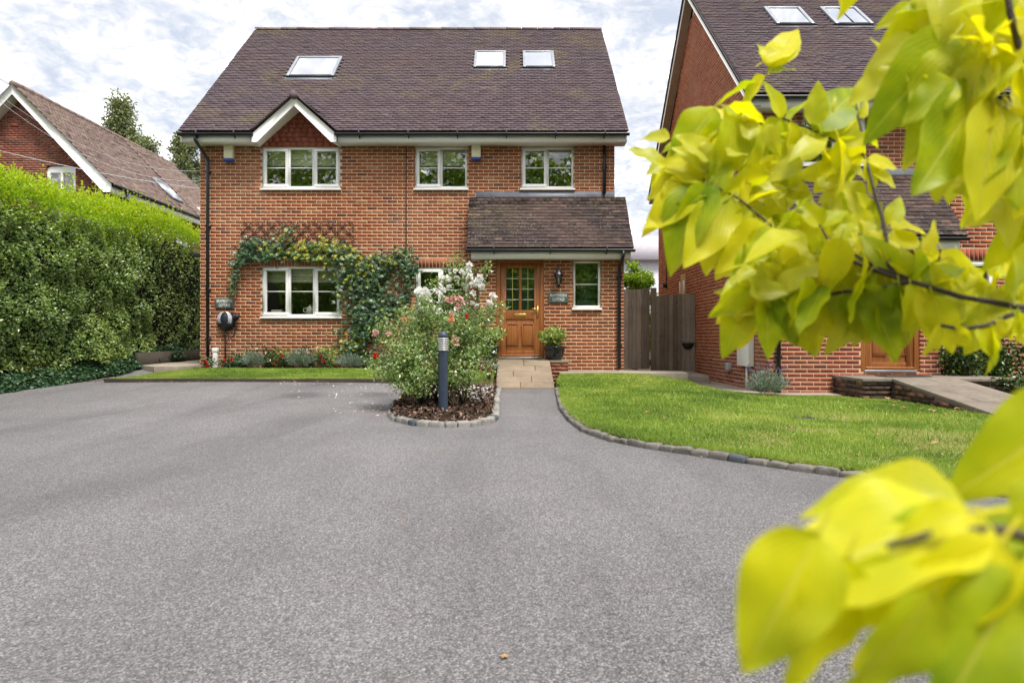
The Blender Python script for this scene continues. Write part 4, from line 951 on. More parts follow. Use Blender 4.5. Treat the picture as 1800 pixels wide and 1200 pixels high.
solo('wall_thermometer', lambda m: m.box(at(855, 0, 14.45).x, at(858, 0, 14.45).x, 14.42, 14.455, at(0, 496, 14.45).z, at(0, 474, 14.45).z), M['dark_metal'], 'narrow dark thermometer on the brick left of the oak door', 'thermometer')
# wall lantern
c = at(982, 490, 14.30); r = empty('wall_lantern', (c.x, 14.455, c.z), 'black coach lantern on the brick beside the oak door', 'lantern')
m = MB(); m.lathe([(.03, -.14), (.045, -.10), (.02, -.095)], (c.x, c.y, c.z), 6); m.lathe([(.005, -.2), (.018, -.17), (.03, -.14)], c, 6)
m.lathe([(.105, .085), (.10, .10), (.06, .15), (.045, .19), (.015, .21), (.006, .26), (.001, .27)], c, 6); m.build('cap', M['black'], r)
m = MB()
for k in range(6):
    th = k*math.pi/3; m.tube([(c.x+.045*math.cos(th), c.y+.045*math.sin(th), c.z-.10), (c.x+.085*math.cos(th), c.y+.085*math.sin(th), c.z+.09)], .006, 5)
m.build('cage', M['black'], r)
m = MB(); m.lathe([(.040, -.10), (.08, .085)], c, 6); m.build('glass', M['glass'], r)
m = MB(); m.lathe([(.015, -.09), (.018, .0), (.001, .04)], c, 10); m.build('bulb', M['ceramic'], r)
m = MB(); m.tube([(c.x, 14.44, c.z-.02), (c.x, 14.40, c.z-.16), (c.x, c.y+.02, c.z-.17)], .012, 6); m.box(c.x-.035, c.x+.035, 14.43, 14.457, c.z-.09, c.z+.07); m.build('bracket', M['black'], r)
# teapot and ornaments on the kitchen sill
tp = at(545, 545, 15.42); r = empty('teapot', (tp.x, 15.40, tp.z-.09), 'cream teapot standing inside the ground-floor kitchen window', 'teapot')
m = MB(); m.lathe([(.05, -.09), (.085, -.05), (.09, .0), (.07, .06), (.045, .085), (.02, .10), (.012, .12), (.001, .13)], tp, 16); m.tube([(tp.x-.07, tp.y, tp.z+.05), (tp.x-.14, tp.y, tp.z+.04), (tp.x-.15, tp.y, tp.z-.03), (tp.x-.08, tp.y, tp.z-.05)], .011, 8); m.tube([(tp.x+.07, tp.y, tp.z-.03), (tp.x+.13, tp.y, tp.z+.02), (tp.x+.16, tp.y, tp.z+.08)], [.022, .016, .011], 8); m.build('body', M['ceramic'], r, smooth=True)
solo('inner_sill', lambda m: m.box(-5.6, -3.78, 15.31, 15.62, 1.38, 1.405), M['upvc'], 'white inner sill below the kitchen window panes', 'sill')
p_ = at(487, 547, 15.4); solo('plant_trough', lambda m: m.box(p_.x-.12, p_.x+.12, 15.36, 15.46, p_.z-.09, p_.z+.03), M['ceramic'], 'low pale trough inside the kitchen window', 'trough', bevel=.01)
# ------------------------------------------------------------------ bollard light
bx_, by_ = at(779, 0, 8.1).x, 8.1; bz = float(zb(bx_, by_)); r = empty('bollard_light', (bx_, by_, bz), 'dark blue bollard light with silver louvres standing in the rose bed', 'bollard')
m = MB(); m.lathe([(.056, -.05), (.056, .70)], (bx_, by_, bz), 28); m.build('post', M['bollard'], r, smooth=True)
m = MB(); m.lathe([(.045, .70), (.045, .87)], (bx_, by_, bz), 24); m.build('diffuser', M['silver'], r, smooth=True)
for i in range(6):
    m = MB(); z_ = .715+.026*i; m.lathe([(.046, z_+.012), (.066, z_+.004), (.067, z_-.003), (.046, z_)], (bx_, by_, bz), 28); m.build('louvre', M['galv'], r, smooth=True)
m = MB(); m.lathe([(.058, .86), (.060, .868), (.057, .89), (.047, .915), (.03, .932), (.001, .938)], (bx_, by_, bz), 28); m.build('dome_cap', M['bollard'], r, smooth=True)
# ------------------------------------------------------------------ plants
def sprout(c, n, rad, hgt, spread=.6):
    """random upward curved stems from c; returns list of polylines"""
    outp = []
    for i in range(n):
        a = R.uniform(0, 6.28); q = R.random()**.6; ex = Vector((math.cos(a)*rad*q, math.sin(a)*rad*q, hgt*R.uniform(.6, 1)*(1-.25*q*q)))
        st = Vector((math.cos(a)*rad*.12*q, math.sin(a)*rad*.12*q, 0)); pl = []
        for k in range(6):
            t = k/5; p = st.lerp(ex, t); p.z = ex.z*(t**.8); p += Vector((R.gauss(0, .02), R.gauss(0, .02), 0))*t; pl.append(Vector(c)+p)
        outp.append(pl)
    return outp
def polypts(pls, n, jit):
    P_ = np.zeros((n, 3)); D_ = np.zeros((n, 3))
    for i in range(n):
        pl = pls[R.randrange(len(pls))]; t = R.random()**.6*(len(pl)-1); k = min(int(t), len(pl)-2); p = pl[k].lerp(pl[k+1], t-k)
        P_[i] = p; D_[i] = (pl[k+1]-pl[k]).normalized()
    return P_+rng.normal(0, jit, (n, 3)), D_
def bush(name, c, rad, hgt, nst, nlf, ln, wd, mat, label, cat, group=None, jit=.05, stem='stem', up=.3, sr=.006, rlo=0, rhi=1):
    r = empty(name, c, label, cat, group); pls = sprout(c, nst, rad, hgt)
    m = MB()
    for pl in pls: m.tube(pl, [sr*(1-.12*k) for k in range(len(pl))], 5, False)
    m.build('stems', M[stem], r)
    P_, D_ = polypts(pls, nlf, jit); m = MB()
    leaves(m, P_, D_*up+rng.normal(size=P_.shape)*.8, rng.uniform(.7, 1.2, nlf)*ln, rng.uniform(.8, 1.1, nlf)*wd, np.clip(rng.uniform(rlo, rhi, nlf), 0, 1), .2)
    m.build('foliage', mat, r); return r, pls
def lav(c, rad, hgt, n, label, flowers=0):
    r = empty('lavender_bush', c, label, 'lavender', 'grey lavender bushes'); a = rng.uniform(0, 6.28, n); q = rng.uniform(0, 1, n)**.5
    th = q*1.25; D_ = np.stack([np.cos(a)*np.sin(th), np.sin(a)*np.sin(th), np.cos(th)+.15], 1)
    t = rng.uniform(.25, 1, n); P_ = np.array(c)+D_*np.array([rad, rad*.7, hgt])*t[:, None]*.85
    m = MB(); leaves(m, P_, D_+rng.normal(0, .28, (n, 3)), rng.uniform(.05, .09, n), .010, rng.uniform(0, 1, n), .1); m.build('foliage', M['lavender'], r)
    if flowers:
        m = MB(); mf = MB()
        for i in range(flowers):
            a = R.uniform(0, 6.28); d = Vector((math.cos(a)*.75, math.sin(a)*.4, 1)).normalized(); b = Vector(c)+d*hgt*.8; e_ = Vector(c)+d*hgt*R.uniform(1.1, 1.4); m.tube([b, e_], .003, 4, False)
            leaves(mf, np.array([e_]*8)+rng.normal(0, .008, (8, 3)), rng.normal(size=(8, 3))+np.array([0, 0, 1.]), .03, .012, rng.uniform(0, 1, 8))
        m.build('stalks', M['lavender'], r, kind='stuff'); mf.build('flowers', FL_PURPLE, r)
FL_PURPLE = leafmat('lavender_flower', ((0, (.10, .06, .18)), (1, (.20, .13, .30))), .1, .6, .2)
def X15(px, D=14.75): return at(px, 0, D).x
lav((X15(448), 14.72, .26), .36, .36, 1500, 'pale lavender bush nearest the car charger in the flower bed')
lav((X15(527), 14.72, .26), .42, .42, 1900, 'largest pale lavender bush in the middle of the flower bed')
lav((X15(617), 14.75, .26), .46, .32, 1700, 'low wide lavender bush at the foot of the trellis')
lav((at(1350, 0, 11.35).x, 11.38, -.04), .46, .42, 2400, 'grey lavender with purple stalks at the corner of the neighbouring cottage', 26)
def flowerhead(m, c, r, n=16, rnd=(0, 1)):
    d = unit(rng.normal(size=(n, 3))*np.array([1, 1, .8])+np.array([0, -.15, .25])); P_ = np.array(c)+d*r*.15
    leaves(m, P_, d+rng.normal(0, .25, (n, 3)), rng.uniform(.7, 1.05, n)*r, r*.95, rng.uniform(*rnd, n), .3)
def redrose(px, py, label, n=2, hgt=.32, rad=.16, nl=260):
    c = at(px, py, 14.62); b = (c.x, 14.66, .26); r, pls = bush('bedding_rose', b, rad, hgt, 7, nl, .05, .03, M['ivy'], label, 'flower', 'red flowers in the bed below the window')
    for i in range(n):
        q = (c.x+(.0 if i == 0 else R.uniform(-.06, .09)), 14.50-.02*i, c.z-(.0 if i == 0 else .10)); m = MB(); flowerhead(m, q, .045, 18); m.build('bloom', M['petal_red'], r)
redrose(366, 636, 'small plant with two red blooms at the house corner', 2, .25)
redrose(398, 633, 'low plant with one red bloom left of the charger conduit foot', 1, .24, .2)
redrose(412, 631, 'low plant with one red bloom right of the charger conduit foot', 1, .26, .2)
redrose(499, 625, 'plant with a single red bloom left of the largest lavender', 1, .34)
redrose(567, 626, 'plant with two stacked red blooms right of the largest lavender', 2, .36)
for i, (px, w_, h_, mt, lb) in enumerate(((470, .42, .46, 'shrub', 'dark leafy perennial behind the leftmost lavender'), (500, .3, .42, 'creeper', 'reddish green perennial between the two leftmost lavenders'), (540, .35, .44, 'shrub', 'dark perennial right behind the largest lavender'), (577, .42, .48, 'potplant', 'yellow-green shrub between the largest lavender and the trellis'), (425, .35, .30, 'ivy', 'low dark ground cover next to the charger conduit'), (640, .3, .34, 'shrub', 'dark low shrub at the right end of the flower bed'))):
    bush('garden_perennial', (X15(px, 14.95), 14.98, .26), w_, h_, 14, 620, .075, .032, M[mt], lb, 'plant', jit=.06, rlo=.25)
# red-brown cordyline-like strap leaves in the bed
r = empty('strap_plant', (X15(492), 14.68, .26), 'brown and green strap leaved plant right of the leftmost lavender', 'plant'); m = MB(); n = 60
leaves(m, np.tile([[X15(492), 14.68, .26]], (n, 1))+rng.normal(0, .03, (n, 3))*[1, 1, 0], np.stack([rng.normal(0, .7, n), rng.normal(0, .5, n), np.ones(n)], 1), rng.uniform(.2, .36, n), .022, rng.uniform(0, 1, n), .1, None, .3); m.build('foliage', M['straw'], r)
# glazed pots by the door
def potted(px, label, lab2):
    c = at(px, 632, 14.16); r = empty('glazed_pot', (c.x, 14.2, .465), label, 'pot', 'black pots by the door')
    m = MB(); m.lathe([(.001, .0), (.14, .0), (.19, .10), (.215, .22), (.215, .25), (.232, .255), (.235, .28), (.215, .285), (.20, .25), (.001, .245)], (c.x, 14.2, .466), 28); m.build('pot_body', M['pot'], r, smooth=True)
    bush('potted_shrub', (c.x, 14.2, .70), .34, .44, 34, 1500, .085, .042, M['potplant'], lab2, 'shrub', 'shrubs in the black pots', jit=.035, rlo=.1)
potted(975, 'black glazed pot right of the oak door', 'pale green shrub in the pot right of the door')
potted(860, 'black glazed pot left of the oak door', 'pale green shrub in the pot left of the door')
c = at(868, 660, 13.6); solo('flower_pot', lambda m: m.lathe([(.001, 0), (.065, 0), (.09, .13), (.10, .17), (.085, .17), (.07, .15), (.001, .15)], (c.x, 13.5, .235), 16), M['pot_grey'], 'small grey flower pot left of the buff ramp', 'pot', smooth=True)
bush('marigold', (c.x-.02, 13.5, .38), .12, .16, 8, 90, .05, .02, M['shrub'], 'small plant in the grey flower pot', 'plant')
r, _ = bush('orange_marigold', (-.42, 12.6, .17), .15, .22, 8, 120, .05, .02, M['shrub'], 'low plant with orange flowers beside the ramp foot', 'plant')
m = MB()
for k in range(3): flowerhead(m, (-.42+R.uniform(-.1, .1), 12.52, .36+R.uniform(-.05, .05)), .03, 12)
m.build('blooms', M['petal_orange'], r)
# ------------------------------------------------------------------ rose bush
rb_ = empty('rose_bush', (-.95, 9.0, .06), 'tall rose bush with white blooms behind the bollard light', 'rose bush')
pls = []
def cane(p0, p1, sag=.1, k=7):
    a, b = Vector(p0), Vector(p1); return [a.lerp(b, i/(k-1))+Vector((R.gauss(0, .012), R.gauss(0, .012), math.sin(math.pi*i/(k-1))*sag)) for i in range(k)]
tips = []
def pxz(px, py, D): return at(px, py, D)
targets = [(672, 590, 8.7), (660, 610, 8.8), (668, 640, 8.6), (690, 565, 8.9), (715, 560, 8.9), (735, 540, 9.0), (740, 545, 8.9), (760, 520, 9.1), (790, 545, 8.8), (800, 500, 9.2), (815, 475, 9.3), (780, 488, 9.3), (760, 500, 9.2), (830, 495, 9.3), (845, 500, 9.4), (860, 530, 9.4), (862, 545, 9.3), (850, 580, 9.0), (855, 605, 8.8), (840, 600, 8.9), (835, 560, 9.1), (700, 610, 8.5), (690, 650, 8.4), (720, 600, 8.5), (750, 590, 8.5), (770, 560, 8.7), (680, 670, 8.5), (705, 680, 8.4), (725, 655, 8.3), (740, 620, 8.3), (815, 530, 9.0), (800, 570, 8.8), (825, 620, 8.7), (848, 640, 8.6), (770, 610, 8.5), (745, 570, 9.2), (780, 530, 9.3), (755, 540, 9.4), (790, 600, 9.2), (710, 585, 9.2), (700, 560, 9.3), (860, 560, 9.5), (730, 560, 9.6), (665, 660, 8.9), (810, 550, 9.5), (690, 688, 8.2), (715, 692, 8.1), (745, 685, 8.1), (702, 668, 8.3), (830, 665, 8.4), (760, 650, 8.2), (675, 645, 8.6)]
bases = [(-.78, 8.75, .06), (-.72, 8.55, .06), (-1.15, 8.75, .07), (-1.0, 8.9, .07), (-.62, 8.75, .06)]
for i, t in enumerate(targets):
    e_ = at(*t); b = bases[2 if t[0] < 730 and i % 3 else i % 5]; pl = cane(b, e_, .16 if t[0] < 730 else .08); pls.append(pl)
    for k in range(3):
        q = pl[R.randrange(3, 7)]; e2 = q+Vector((R.uniform(-.22, .22), R.uniform(-.22, .22), R.uniform(-.05, .28))); pls.append(cane(q, e2, .02, 4))
m = MB()
for pl in pls: m.tube(pl, [(.011 if len(pl) > 5 else .005)*(1-.1*k) for k in range(len(pl))], 5, False)
m.build('canes', M['stem'], rb_)
NL = 17000; P_, D_ = polypts(pls, NL, .05); kz = P_[:, 2] > .14+.14*rng.uniform(size=NL); P_, D_ = P_[kz], D_[kz]; NL = len(P_)
m = MB(); leaves(m, P_, D_*.3+rng.normal(size=P_.shape)*.8+np.array([0, -.1, -.1]), rng.uniform(.026, .052, NL), rng.uniform(.018, .034, NL), np.clip(rng.beta(2, 2.2, NL)*1.05, 0, 1), .18, rng.normal(size=P_.shape)*.6+np.array([0, -.3, 1.]))
m.build('foliage', M['rose_leaf'], rb_)
def bloom(px, py, D, r_px, mat, n=26):
    c = at(px, py, D); r = 1.2*r_px/F*D; m = MB()
    for k, (q, nn) in enumerate(((1.0, n//2), (.8, n//3), (.55, n//4))):
        d = unit(rng.normal(size=(nn, 3))+np.array([0, -.4, .35])); leaves(m, np.array(c)+d*r*.2, d+rng.normal(0, .2, (nn, 3)), r*q, r*q*.95, rng.uniform(0, 1, nn), .34)
    m.build('bloom', mat, rb_)
for px, py, rp in ((737, 515, 9), (747, 517, 10), (741, 522, 8), (753, 524, 8), (825, 467, 6), (824, 477, 5), (791, 476, 4), (800, 477, 4), (812, 479, 5), (818, 487, 6), (826, 487, 6), (843, 490, 8), (838, 498, 6), (847, 504, 6), (817, 503, 6), (830, 501, 5), (787, 490, 6), (777, 488, 5), (766, 512, 5), (790, 505, 5), (866, 522, 7), (861, 532, 6), (832, 515, 5), (838, 538, 4), (830, 533, 4), (780, 509, 5), (803, 490, 5), (757, 548, 6), (765, 543, 6)): bloom(px, py, 8.95+R.uniform(-.2, .3), rp, M['petal_white'])
for px, py, rp in ((790, 527, 7), (798, 526, 6), (807, 525, 6), (804, 538, 6), (812, 533, 5), (659, 586, 6), (682, 587, 5), (800, 602, 7), (799, 594, 5)): bloom(px, py, 8.55, rp, M['petal_pink'], 20)
for px, py, rp, mt in ((792, 564, 6, 'petal_orange'), (822, 556, 4, 'petal_red'), (661, 626, 5, 'petal_red'), (710, 562, 5, 'petal_orange'), (793, 553, 4, 'petal_orange')): bloom(px, py, 8.5, rp, M[mt], 18)
# ------------------------------------------------------------------ trellis and creeper
tr = empty('trellis', at(522, 415, 15.16), 'dark diamond trellis fixed to the brick above the kitchen window', 'trellis')
def lattice(root, x0, x1, y0, y1, mat, D=15.165, step=20.6, name='slat', skew=14.):
    """crossing battens inside a pixel-sized rectangle of the wall plane"""
    k = x0-(y1-y0)*1.05; sl = 1.08
    for sg in (1, -1):
        s = x0-(y1-y0)/sl-step
        while s < x1+(y1-y0)/sl+step:
            # line from (s,y1) going up with slope
            pts = []
            for t in np.linspace(0, 1, 2): pts.append(None)
            xa, ya, xb, yb_ = (s, y1, s+(y1-y0)/sl, y0) if sg > 0 else (s+(y1-y0)/sl, y1, s, y0)
            # clip in x
            def clip(xa, ya, xb, yb_):
                if xa > xb: xa, ya, xb, yb_ = xb, yb_, xa, ya
                if xb < x0 or xa > x1: return None
                if xa < x0: ya += (yb_-ya)*(x0-xa)/(xb-xa); xa = x0
                if xb > x1: yb_ = ya+(yb_-ya)*(x1-xa)/(xb-xa); xb = x1
                return xa, ya, xb, yb_
            q = clip(xa, ya, xb, yb_); s += step
            if not q or abs(q[2]-q[0]) < 5: continue
            a, b = at(q[0], q[1], D-.012*(sg+1)/2), at(q[2], q[3], D-.012*(sg+1)/2); d = (b-a); ln = d.length+.03; an = math.atan2(d.z, d.x); cc = (a+b)/2
            m_ = MB(); m_.boxes([tuple(cc)], [[ln/2, .006, .012]], R.random(), np.array(Euler((0, -an, 0)).to_matrix())); m_.build(name, M[mat], root)
lattice(tr, 424, 622, 389, 450, 'trellis')
tr2 = empty('trellis', at(690, 560, 15.16), 'weathered diamond trellis under the creeper between the two ground-floor windows', 'trellis')
lattice(tr2, 618, 716, 486, 645, 'trellis_pale', step=19)
cr = empty('climbing_creeper', (at(640, 0, 15.1).x, 15.1, .28), 'dark green creeper with yellow leaves climbing over the trellis', 'creeper')
blobs = [  # px, py, rx, ry, n, yellowness, depth out
 (445, 425, 26, 16, 120, .15), (430, 445, 18, 18, 90, .12), (475, 430, 30, 12, 120, .25), (500, 412, 14, 10, 26, .3), (508, 398, 10, 8, 20, .35), (470, 445, 40, 12, 120, .2), (520, 440, 38, 12, 140, .55), (550, 428, 30, 14, 130, .7), (585, 430, 34, 14, 150, .7), (560, 448, 34, 10, 110, .6), (600, 445, 30, 16, 170, .55), (620, 460, 32, 16, 190, .4), (645, 470, 34, 18, 220, .25), (612, 485, 22, 20, 170, .3), (640, 500, 34, 26, 330, .15), (660, 480, 26, 18, 180, .1), (650, 530, 34, 20, 260, .1), (690, 460, 24, 12, 90, .3), (705, 445, 18, 10, 70, .3), (715, 465, 16, 22, 110, .12), (722, 480, 12, 16, 70, .1), (700, 525, 24, 12, 80, .08), (685, 545, 24, 10, 70, .08), (635, 555, 26, 26, 240, .15), (640, 580, 22, 18, 140, .15), (625, 600, 18, 16, 80, .35), (612, 612, 14, 12, 60, .6), (415, 480, 7, 16, 26, .1), (412, 500, 5, 14, 20, .1), (406, 515, 4, 8, 8, .1), (420, 460, 10, 10, 34, .12), (406, 462, 8, 5, 16, .1), (680, 455, 14, 8, 40, .5), (665, 450, 16, 8, 30, .4), (598, 520, 6, 18, 22, .1), (590, 582, 14, 6, 16, .2), (525, 452, 16, 5, 28, .4), (655, 560, 14, 16, 50, .1), (720, 500, 8, 16, 40, .1), (728, 470, 8, 10, 30, .1)]
Pl = []; Yl = []
for px, py, rx, ry, n, ye in blobs:
    n = int(n*.82); ye = ye*.8 if ye > .2 else ye*.3
    if px < 605 and py < 450: py += 5; ry *= .8
    a = rng.normal(size=(n, 2))*.5
    for i in range(n):
        w3 = at(px+a[i, 0]*rx*1.15, py+a[i, 1]*ry*1.15, 15.14-abs(rng.normal(0, .055))-.01-.05*math.exp(-(a[i, 0]**2+a[i, 1]**2)*2)); Pl.append(w3)
        Yl.append(rng.uniform(.66, 1) if rng.uniform() < ye*.95 else rng.uniform(0, .6))
Pl = np.array(Pl); Yl = np.array(Yl); n = len(Pl); m = MB()
ax = unit(np.stack([rng.normal(0, .7, n), -np.abs(rng.normal(.45, .3, n)), rng.normal(-.75, .35, n)], 1)); nn = unit(np.stack([rng.normal(0, .5, n), np.full(n, -1.), rng.normal(.45, .4, n)], 1)); sd = unit(np.cross(ax, nn))
for k, (an, l_) in enumerate(((-1.25, .055), (-.62, .075), (0, .085), (.62, .075), (1.25, .055))):
    leaves(m, Pl, ax*math.cos(an)+sd*math.sin(an), rng.uniform(.8, 1.2, n)*l_, .024, np.clip(Yl+rng.normal(0, .03, n), 0, 1), .12, nn)
m.build('foliage', M['creeper'], cr)
m = MB()
for pts in (((640, 640), (632, 600), (640, 540), (630, 490), (600, 450), (540, 435), (470, 432), (430, 440)), ((650, 642), (655, 580), (660, 520), (690, 470), (715, 450), (722, 490)), ((430, 440), (418, 470), (412, 500), (406, 520)), ((500, 430), (504, 400))):
    m.tube([at(px, py, 15.13) for px, py in pts], .008, 5, False)
m.build('stems', M['stem'], cr)
# ------------------------------------------------------------------ hedge
HB = [(-8.0, 6.0), (-8.05, 9.0), (-8.1, 11.0), (-8.2, 13.5), (-8.6, 17.0), (-9.1, 21.0), (-9.5, 25)]
def hx(y): return np.interp(y, [b[1] for b in HB], [b[0] for b in HB])
def hb(y): return np.interp(y, [6, 11, 13.5, 17, 25], [.0, .02, .14, .32, .36])
hd = empty('hedge', (-8.6, 13, .05), 'tall clipped green hedge with bright yellow-green new growth along its top', 'hedge')
def bulge(y, z): return .16*vnoise(np.asarray(y, float), np.asarray(z, float)*1.3, 1.7, 21)+.10*vnoise(np.asarray(y, float), np.asarray(z, float), 4.2, 22)
def HT(y): return 3.42+.10*np.sin(y*.8)+.016*(y-11)
# dark inner core
ys = np.linspace(6, 25, 60); core = MB(); prof = [(0, 0.0), (.05, .5), (.10, 1.5), (.12, 2.6), (.2, 3.1), (.55, 3.42), (1.15, 3.5), (1.5, 3.2), (1.6, 1.5), (1.6, 0)]
V = []
for y in ys:
    for a, z in prof: V.append((float(hx(y))-.20-a+(float(bulge(y, z)) if a < .5 else 0), y, float(hb(y))+z*float(HT(y))/3.5-.12))
k = len(prof); core.add(V, [[i*k+j, i*k+j+1, (i+1)*k+j+1, (i+1)*k+j] for i in range(len(ys)-1) for j in range(k-1)]); core.build('twig_core', M['core'], hd)
n = 92000
y = rng.uniform(0, 1, n); y = 8.2+(24-8.2)*y**1.35; z = rng.uniform(.05, 1, n); top = HT(y)
rnd_in = np.abs(rng.normal(0, .09, n)); gap = vnoise(y*2.2, z*7, 1.5, 31)+.5*vnoise(y, z*3.5, 6.5, 33)
zz = hb(y)+z*(top-.05); rr = np.where(z > .9, (z-.9)*10, 0)**2*.42
P_ = np.stack([hx(y)+bulge(y, z*3.5)+.03-rnd_in-rr-.24*np.clip(-gap-.12, 0, 1), y, zz], 1)
under = ((zz-hb(y)) < .28+.10*np.sin(y*3)) | ((y > 16.0+.5*np.sin(z*9)) & (z < .93) & (rng.uniform(size=n) < .72)); P_ = P_[~under]; y = y[~under]; z = z[~under]; rnd_in = rnd_in[~under]; n = len(P_)  # leaves thinned at far end, so the dark core stands in for deep shade
T_ = np.stack([np.abs(rng.normal(.8, .5, n)), rng.normal(0, .8, n), rng.normal(.15, .7, n)], 1)
N_ = np.stack([rng.normal(.55, .4, n), rng.normal(-.25, .45, n), np.abs(rng.normal(.9, .5, n))], 1)
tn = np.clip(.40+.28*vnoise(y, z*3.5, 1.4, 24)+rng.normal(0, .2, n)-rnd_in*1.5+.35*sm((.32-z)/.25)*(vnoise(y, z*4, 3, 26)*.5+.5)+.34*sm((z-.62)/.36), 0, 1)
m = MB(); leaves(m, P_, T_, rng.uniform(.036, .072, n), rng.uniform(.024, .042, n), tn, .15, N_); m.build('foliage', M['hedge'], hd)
# new growth: upright shoots on the shoulder and top
m = MB(); ms = MB(); ns = 2600; yy = 8.4+(24.5-8.4)*rng.uniform(0, 1, ns)**1.2; off = rng.uniform(0, 1.35, ns)
bx0 = hx(yy)-off-.02+bulge(yy, 3.4+0*yy)*.5; bz0 = hb(yy)+HT(yy)-.22+.34*sm(off/.6); ln = rng.uniform(.16, .46, ns)*(.75+.35*vnoise(yy, off, 2.5, 28))*np.where(rng.uniform(size=ns) < .16, rng.uniform(1.3, 2.0, ns), 1); dr_ = unit(np.stack([rng.normal(.12, .16, ns), rng.normal(0, .16, ns), np.ones(ns)], 1))
# shoulder shoots lean out
PB = np.stack([bx0, yy, bz0], 1); per = 14
t = rng.uniform(.05, 1, (ns, per)); Pn = (PB[:, None]+dr_[:, None]*(ln[:, None]*t)[..., None]).reshape(-1, 3); q = len(Pn)
Tn = np.stack([rng.normal(0, .8, q), rng.normal(0, .8, q), rng.normal(.65, .3, q)], 1)
leaves(m, Pn, Tn, rng.uniform(.038, .075, q), rng.uniform(.020, .036, q), np.clip((.25+.5*t.ravel()+rng.normal(0, .18, q)), 0, 1), .15); m.build('new_growth', M['hedge_new'], hd)
# face patch of young leaves below the shoulder
ny_ = 15000; yy = 8.3+(24-8.3)*rng.uniform(0, 1, ny_)**1.3; z = 1-np.abs(rng.normal(0, .085, ny_)); Pf_ = np.stack([hx(yy)+bulge(yy, z*3.5)+.05-rng.uniform(0, .1, ny_)-(np.clip((z-.9)*10, 0, 1)**2)*.42, yy, hb(yy)+z*HT(yy)], 1)
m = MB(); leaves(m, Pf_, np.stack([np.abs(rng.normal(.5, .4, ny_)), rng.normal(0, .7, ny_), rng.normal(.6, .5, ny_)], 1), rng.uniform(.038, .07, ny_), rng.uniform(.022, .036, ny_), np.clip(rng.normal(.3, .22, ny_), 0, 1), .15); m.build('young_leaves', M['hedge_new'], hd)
# ivy skirt at the hedge foot, sloped
iv = empty('ivy', (-7.95, 12, .05), 'dark ivy creeping along the foot of the hedge', 'ivy'); n = 16000
y = 8.5+(21-8.5)*rng.uniform(0, 1, n)**1.15; q = rng.uniform(0, 1, n); P_ = np.stack([hx(y)+-.06+.30*q+.06*np.sin(y*2.3)+.1*vnoise(y, y*0, 3, 3), y, hb(y)+.02+.26*(1-q)**1.3+rng.uniform(0, .06, n)+.1*sm((y-13.5)/3)], 1)
m = MB(); leaves(m, P_, np.stack([np.abs(rng.normal(.6, .5, n)), rng.normal(0, .8, n), rng.normal(-.1, .5, n)], 1), rng.uniform(.045, .075, n), rng.uniform(.04, .06, n), np.clip(rng.beta(2, 3, n), 0, 1), .12, np.stack([rng.normal(.5, .3, n), rng.normal(0, .4, n), np.full(n, .9)], 1)); m.build('foliage', M['ivy'], iv)
chips([(-7.95, 9), (-7.6, 9), (-7.65, 13.5), (-7.95, 13.5)], lambda x, y: hb(y)+.0*x, 700, 'hedge_litter', M['mulch'], .005, .02, 'brown leaf litter along the edge of the drive under the hedge', 'litter', .02, .05, .3)
# low retaining wall at the back of the side path
lw = empty('garden_wall', (-8.35, 17, .3), 'low old brick wall between the side path and the hedge', 'wall')
m = MB(); m.prism([(-8.28, 15.0), (-8.12, 15.0), (-8.95, 22.5), (-9.1, 22.5)], 'z', .2, .60); m.build('coping', M['edging'], lw)

# ------------------------------------------------------------------ old house behind the hedge
lh = empty('gabled_house', (-16.3, 22.6, .3), 'old red brick house with a white trimmed gable behind the hedge', 'house')
AX, HWD, EZ, AZ, Y0, Y1, Y2 = -16.3, 3.22, 5.98, 9.22, 22.25, 32.6, 35.5
wm = MB(); xw0, xw1 = AX-2.92, AX+2.92; yw = 22.62
gw = [(-15.42, -14.46, 5.0, 6.62), (-18.15, -17.15, 5.0, 6.62)]
us = sorted({xw0, xw1, *[x for g in gw for x in g[:2]]}); zz = sorted({0, 5.95, 5.0, 6.62})
for i in range(len(us)-1):
    a, b = us[i], us[i+1]; mid = (a+b)/2; top = lambda x: EZ+(HWD-abs(x-AX))*(AZ-EZ)/HWD-.12
    hole = any(g[0] < mid < g[1] for g in gw)
    wm.quad((a, yw+.01, 0), (b, yw+.01, 0), (b, yw+.01, 5.0), (a, yw+.01, 5.0))
    lo = 6.62 if hole else 5.0
    if a < AX < b: wm.add([(a, yw+.01, lo), (b, yw+.01, lo), (b, yw+.01, top(b)), (AX, yw+.01, top(AX)), (a, yw+.01, top(a))], T=[[0, 1, 2], [0, 2, 3], [0, 3, 4]], rt=.5)
    else: wm.quad((a, yw+.01, lo), (b, yw+.01, lo), (b, yw+.01, top(b)), (a, yw+.01, top(a)))
wm.quad((xw1-.01, yw, 0), (xw1-.01, Y2, 0), (xw1-.01, Y2, 6.1), (xw1-.01, yw, 6.1)); wm.quad((xw0, yw, 0), (xw0, Y2, 0), (xw0, Y2, 6.1), (xw0, yw, 6.1))
lwall = wm.build('wall', M['mortar_old'], lh)
def limg(z): hwz = 2.92 if z < EZ-.2 else max(0, min(2.92, (AZ-.22-z)*HWD/(AZ-EZ))); return (AX-hwz, AX+hwz)
bl = bond(xw0, xw1, 4.6, 9.0, gw, limg); bm2 = MB(); n = len(bl)
bm2.boxes(np.array([(u, yw+.02, z) for u, z, a, h in bl]), np.array([(a/2, .022, h/2) for u, z, a, h in bl]), np.clip(rng.normal(.5, .25, n), 0, 1), faces=(0, 1, 2, 3, 5))
